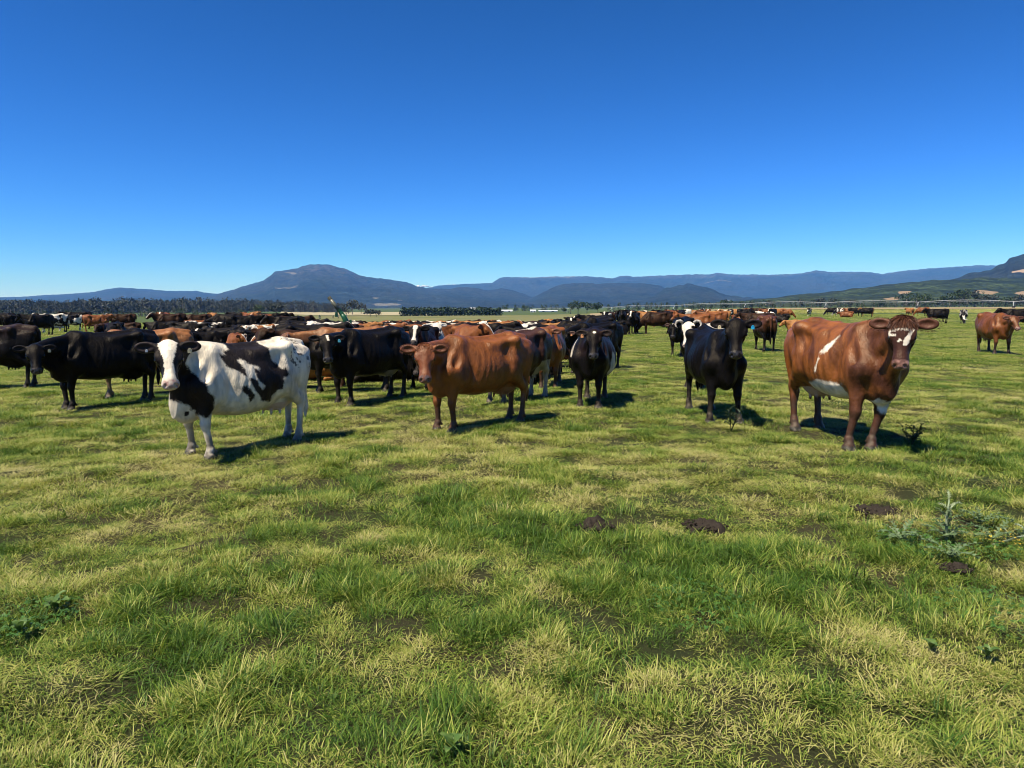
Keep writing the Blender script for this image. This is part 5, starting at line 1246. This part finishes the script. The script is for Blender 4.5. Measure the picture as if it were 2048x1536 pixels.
def stalk_weed(loc, h, n, label, seed):
    r = random.Random(seed); t = empty('weed', loc, r.uniform(0, 6)); tag(t, label, 'weed', 'dark weeds by the cows')
    for k in range(n):
        a = r.uniform(0, 6.28); tip = Vector((math.cos(a) * h * .4, math.sin(a) * h * .4, h * r.uniform(.7, 1))); m = MB(); m.tube([(0, 0, 0), tip * .5 + Vector((0, 0, h * .08)), tip], [.006, .005, .003], 5); s = m.build('stem', M_darkweed, t)
        for q in range(6):
            f = .2 + .13 * q; o = link('leaf', spiny_leaf(r.uniform(.09, .14), .026, seed * 70 + k * 9 + q), s, M_darkweed); o.location = tip * f + Vector((0, 0, h * .06)); o.rotation_euler = (0, -r.uniform(0, .7), r.uniform(0, 6.28))
stalk_weed(ground_at(1462, 862), .34, 4, 'dark leafy weed at the feet of the blue-tagged black cow', 1); stalk_weed(ground_at(1822, 893), .27, 5, 'dark weed in the shadow beside the large red-brown cow', 2)
def dock(loc, n, L, label, seed):
    L *= .58
    r = random.Random(seed); t = empty('dock_plant', loc, r.uniform(0, 6)); tag(t, label, 'weed', 'broad-leaved docks')
    for i in range(n):
        l = L * r.uniform(.7, 1.1); w = l * r.uniform(.24, .32); V = []; F = []; k = 7; ph = r.uniform(0, 6)
        for j in range(k):
            q = j / (k - 1); ww = w * (math.sin(math.pi * min(1, q * .88 + .08))) ** .8 * (.12 if q < .12 else 1); z = l * (.42 * math.sin(q * 2.2)); wv = .05 * l * math.sin(q * 9 + ph)
            V += [(l * q, -ww, z + wv + ww * .35), (l * q, 0, z), (l * q, ww, z - wv + ww * .35)]
        for j in range(k - 1):
            for e in (0, 1): F.append((j * 3 + e, j * 3 + e + 1, j * 3 + e + 4, j * 3 + e + 3))
        o = link('leaf', pydata('leaf', V, F, True), t, M_dock); o.location = (0, 0, .02); o.rotation_euler = (0, -r.uniform(.1, .6), i * 6.283 / n + r.uniform(-.4, .4))
DK = [(110, 1222, 7, .15, 'pale broad-leaved dock in the lush grass at left'), (40, 1270, 6, .13, 'broad-leaved dock by the left edge, lower one'), (1862, 1305, 6, .10, 'bright green dock near the right, below the long grass'), (1975, 1320, 6, .11, 'flattened grey-green dock near the right edge'), (905, 1512, 5, .12, 'dark dock leaf at the bottom centre')]
for i, (x, y, n, L, lab) in enumerate(DK): dock(ground_at(x, y), n, L, lab, 20 + i)
# clover and other ground cover round the thistles, buttercups at right, one pale dandelion head at left
def leaf_carpet(name, spots, n, size, mat, label, seed, zmax=.06):
    r = np.random.default_rng(seed); V = []; F = []
    for (px, py, rad) in spots:
        g = ground_at(px, py)
        for _ in range(n):
            a = r.uniform(0, 6.28); q = rad * math.sqrt(r.random()); c = np.array([g.x + q * math.cos(a), g.y + q * math.sin(a) * 1.2, r.uniform(.015, zmax)]); b0 = r.uniform(0, 6.28); tx, ty = r.normal(size=2) * .3
            for k in range(3):
                t = b0 + k * 2.094; s = size * r.uniform(.7, 1.2); u = np.array([math.cos(t), math.sin(t), tx * math.cos(t) + ty * math.sin(t)]); v = np.array([-math.sin(t), math.cos(t), -tx * math.sin(t) + ty * math.cos(t)]); b = len(V)
                V += [c, c + u * s * .55 - v * s * .45, c + u * s * 1.05, c + u * s * .55 + v * s * .45]; F.append((b, b + 1, b + 2, b + 3))
    return tag(link(name, pydata(name, V, F), None, mat), label, 'plants', kind='stuff')
leaf_carpet('clover', [(1900, 1078, .42), (1985, 1080, .42), (1830, 1092, .25), (1400, 1215, .3), (60, 1240, .25), (2000, 1230, .3)], 200, .015, M_clover, 'low green clover and leafy ground cover round the thistles', 3, .045)
leaf_carpet('buttercups', [(2005, 1092, .14), (2030, 1088, .12)], 34, .010, M_yel, 'yellow flowers in the weeds at the right', 4, .10)

# ------------------------------------------------------------------ the air between here and the mountains
def haze():
    V = [(x, y, z) for x in (-16000, 16000) for y in (-2500, 13500) for z in (-14.0, 640)]
    me = pydata('haze', V, [(0, 1, 3, 2), (4, 6, 7, 5), (0, 4, 5, 1), (2, 3, 7, 6), (0, 2, 6, 4), (1, 5, 7, 3)])
    m = bpy.data.materials.new('air'); m.use_nodes = True; t = m.node_tree; t.nodes.clear(); out = t.nodes.new('ShaderNodeOutputMaterial'); v = t.nodes.new('ShaderNodeVolumePrincipled')
    v.inputs['Color'].default_value = (.11, .37, 1.0, 1); v.inputs['Density'].default_value = HAZE; v.inputs['Absorption Color'].default_value = (1, 1, 1, 1); v.inputs['Anisotropy'].default_value = 0.0
    t.links.new(v.outputs[0], out.inputs['Volume']); me.materials.append(m)
    return tag(link('haze', me), 'thin blue air between the pasture and the mountains', 'haze', kind='stuff')
HAZE = 7.0e-5
haze()

# ------------------------------------------------------------------ low clouds far behind the ridge (outside the haze)
M_cloud = new_mat('cloud_white', (.85, .86, .88), 1.0, 0.0); Nc = NT(M_cloud); Nc.base(Nc.mix(Nc.noise(Nc.n('NewGeometry').outputs['Position'], .004, 3), (.42, .46, .52), (.55, .58, .62))); Nc.b.inputs['Subsurface Weight'].default_value = 0.0
def cloud(px, py, w, h, label, seed):
    r = random.Random(seed); S = Field((-w, -w * .4, -h * 1.5), (w, w * .4, h * 2.5), w / 42); S.sx = 1.0
    for i in range(16):
        t = r.uniform(-.85, .85); S.ell((t * w, r.uniform(-.1, .1) * w, r.uniform(-.2, .7) * h * (1 - abs(t))), (w * r.uniform(.08, .18), w * r.uniform(.08, .15), h * r.uniform(.3, .8) * (1.1 - abs(t) * .7)), h * .4)
    V, Q = S.mesh(); me = pydata('cloud', V, Q, True); o = link('cloud', me, None, M_cloud); o.location = point_at(px, py, 15500); return tag(o, label, 'cloud', 'low clouds behind the ridge')
cloud(836, 573, 260, 22, 'small white cloud at the right foot of the flat-topped mountain', 1); cloud(872, 576, 330, 18, 'low white cloud in the saddle between mountain and escarpment', 2); cloud(905, 570, 230, 9, 'thin white cloud streak above the left end of the escarpment', 3)
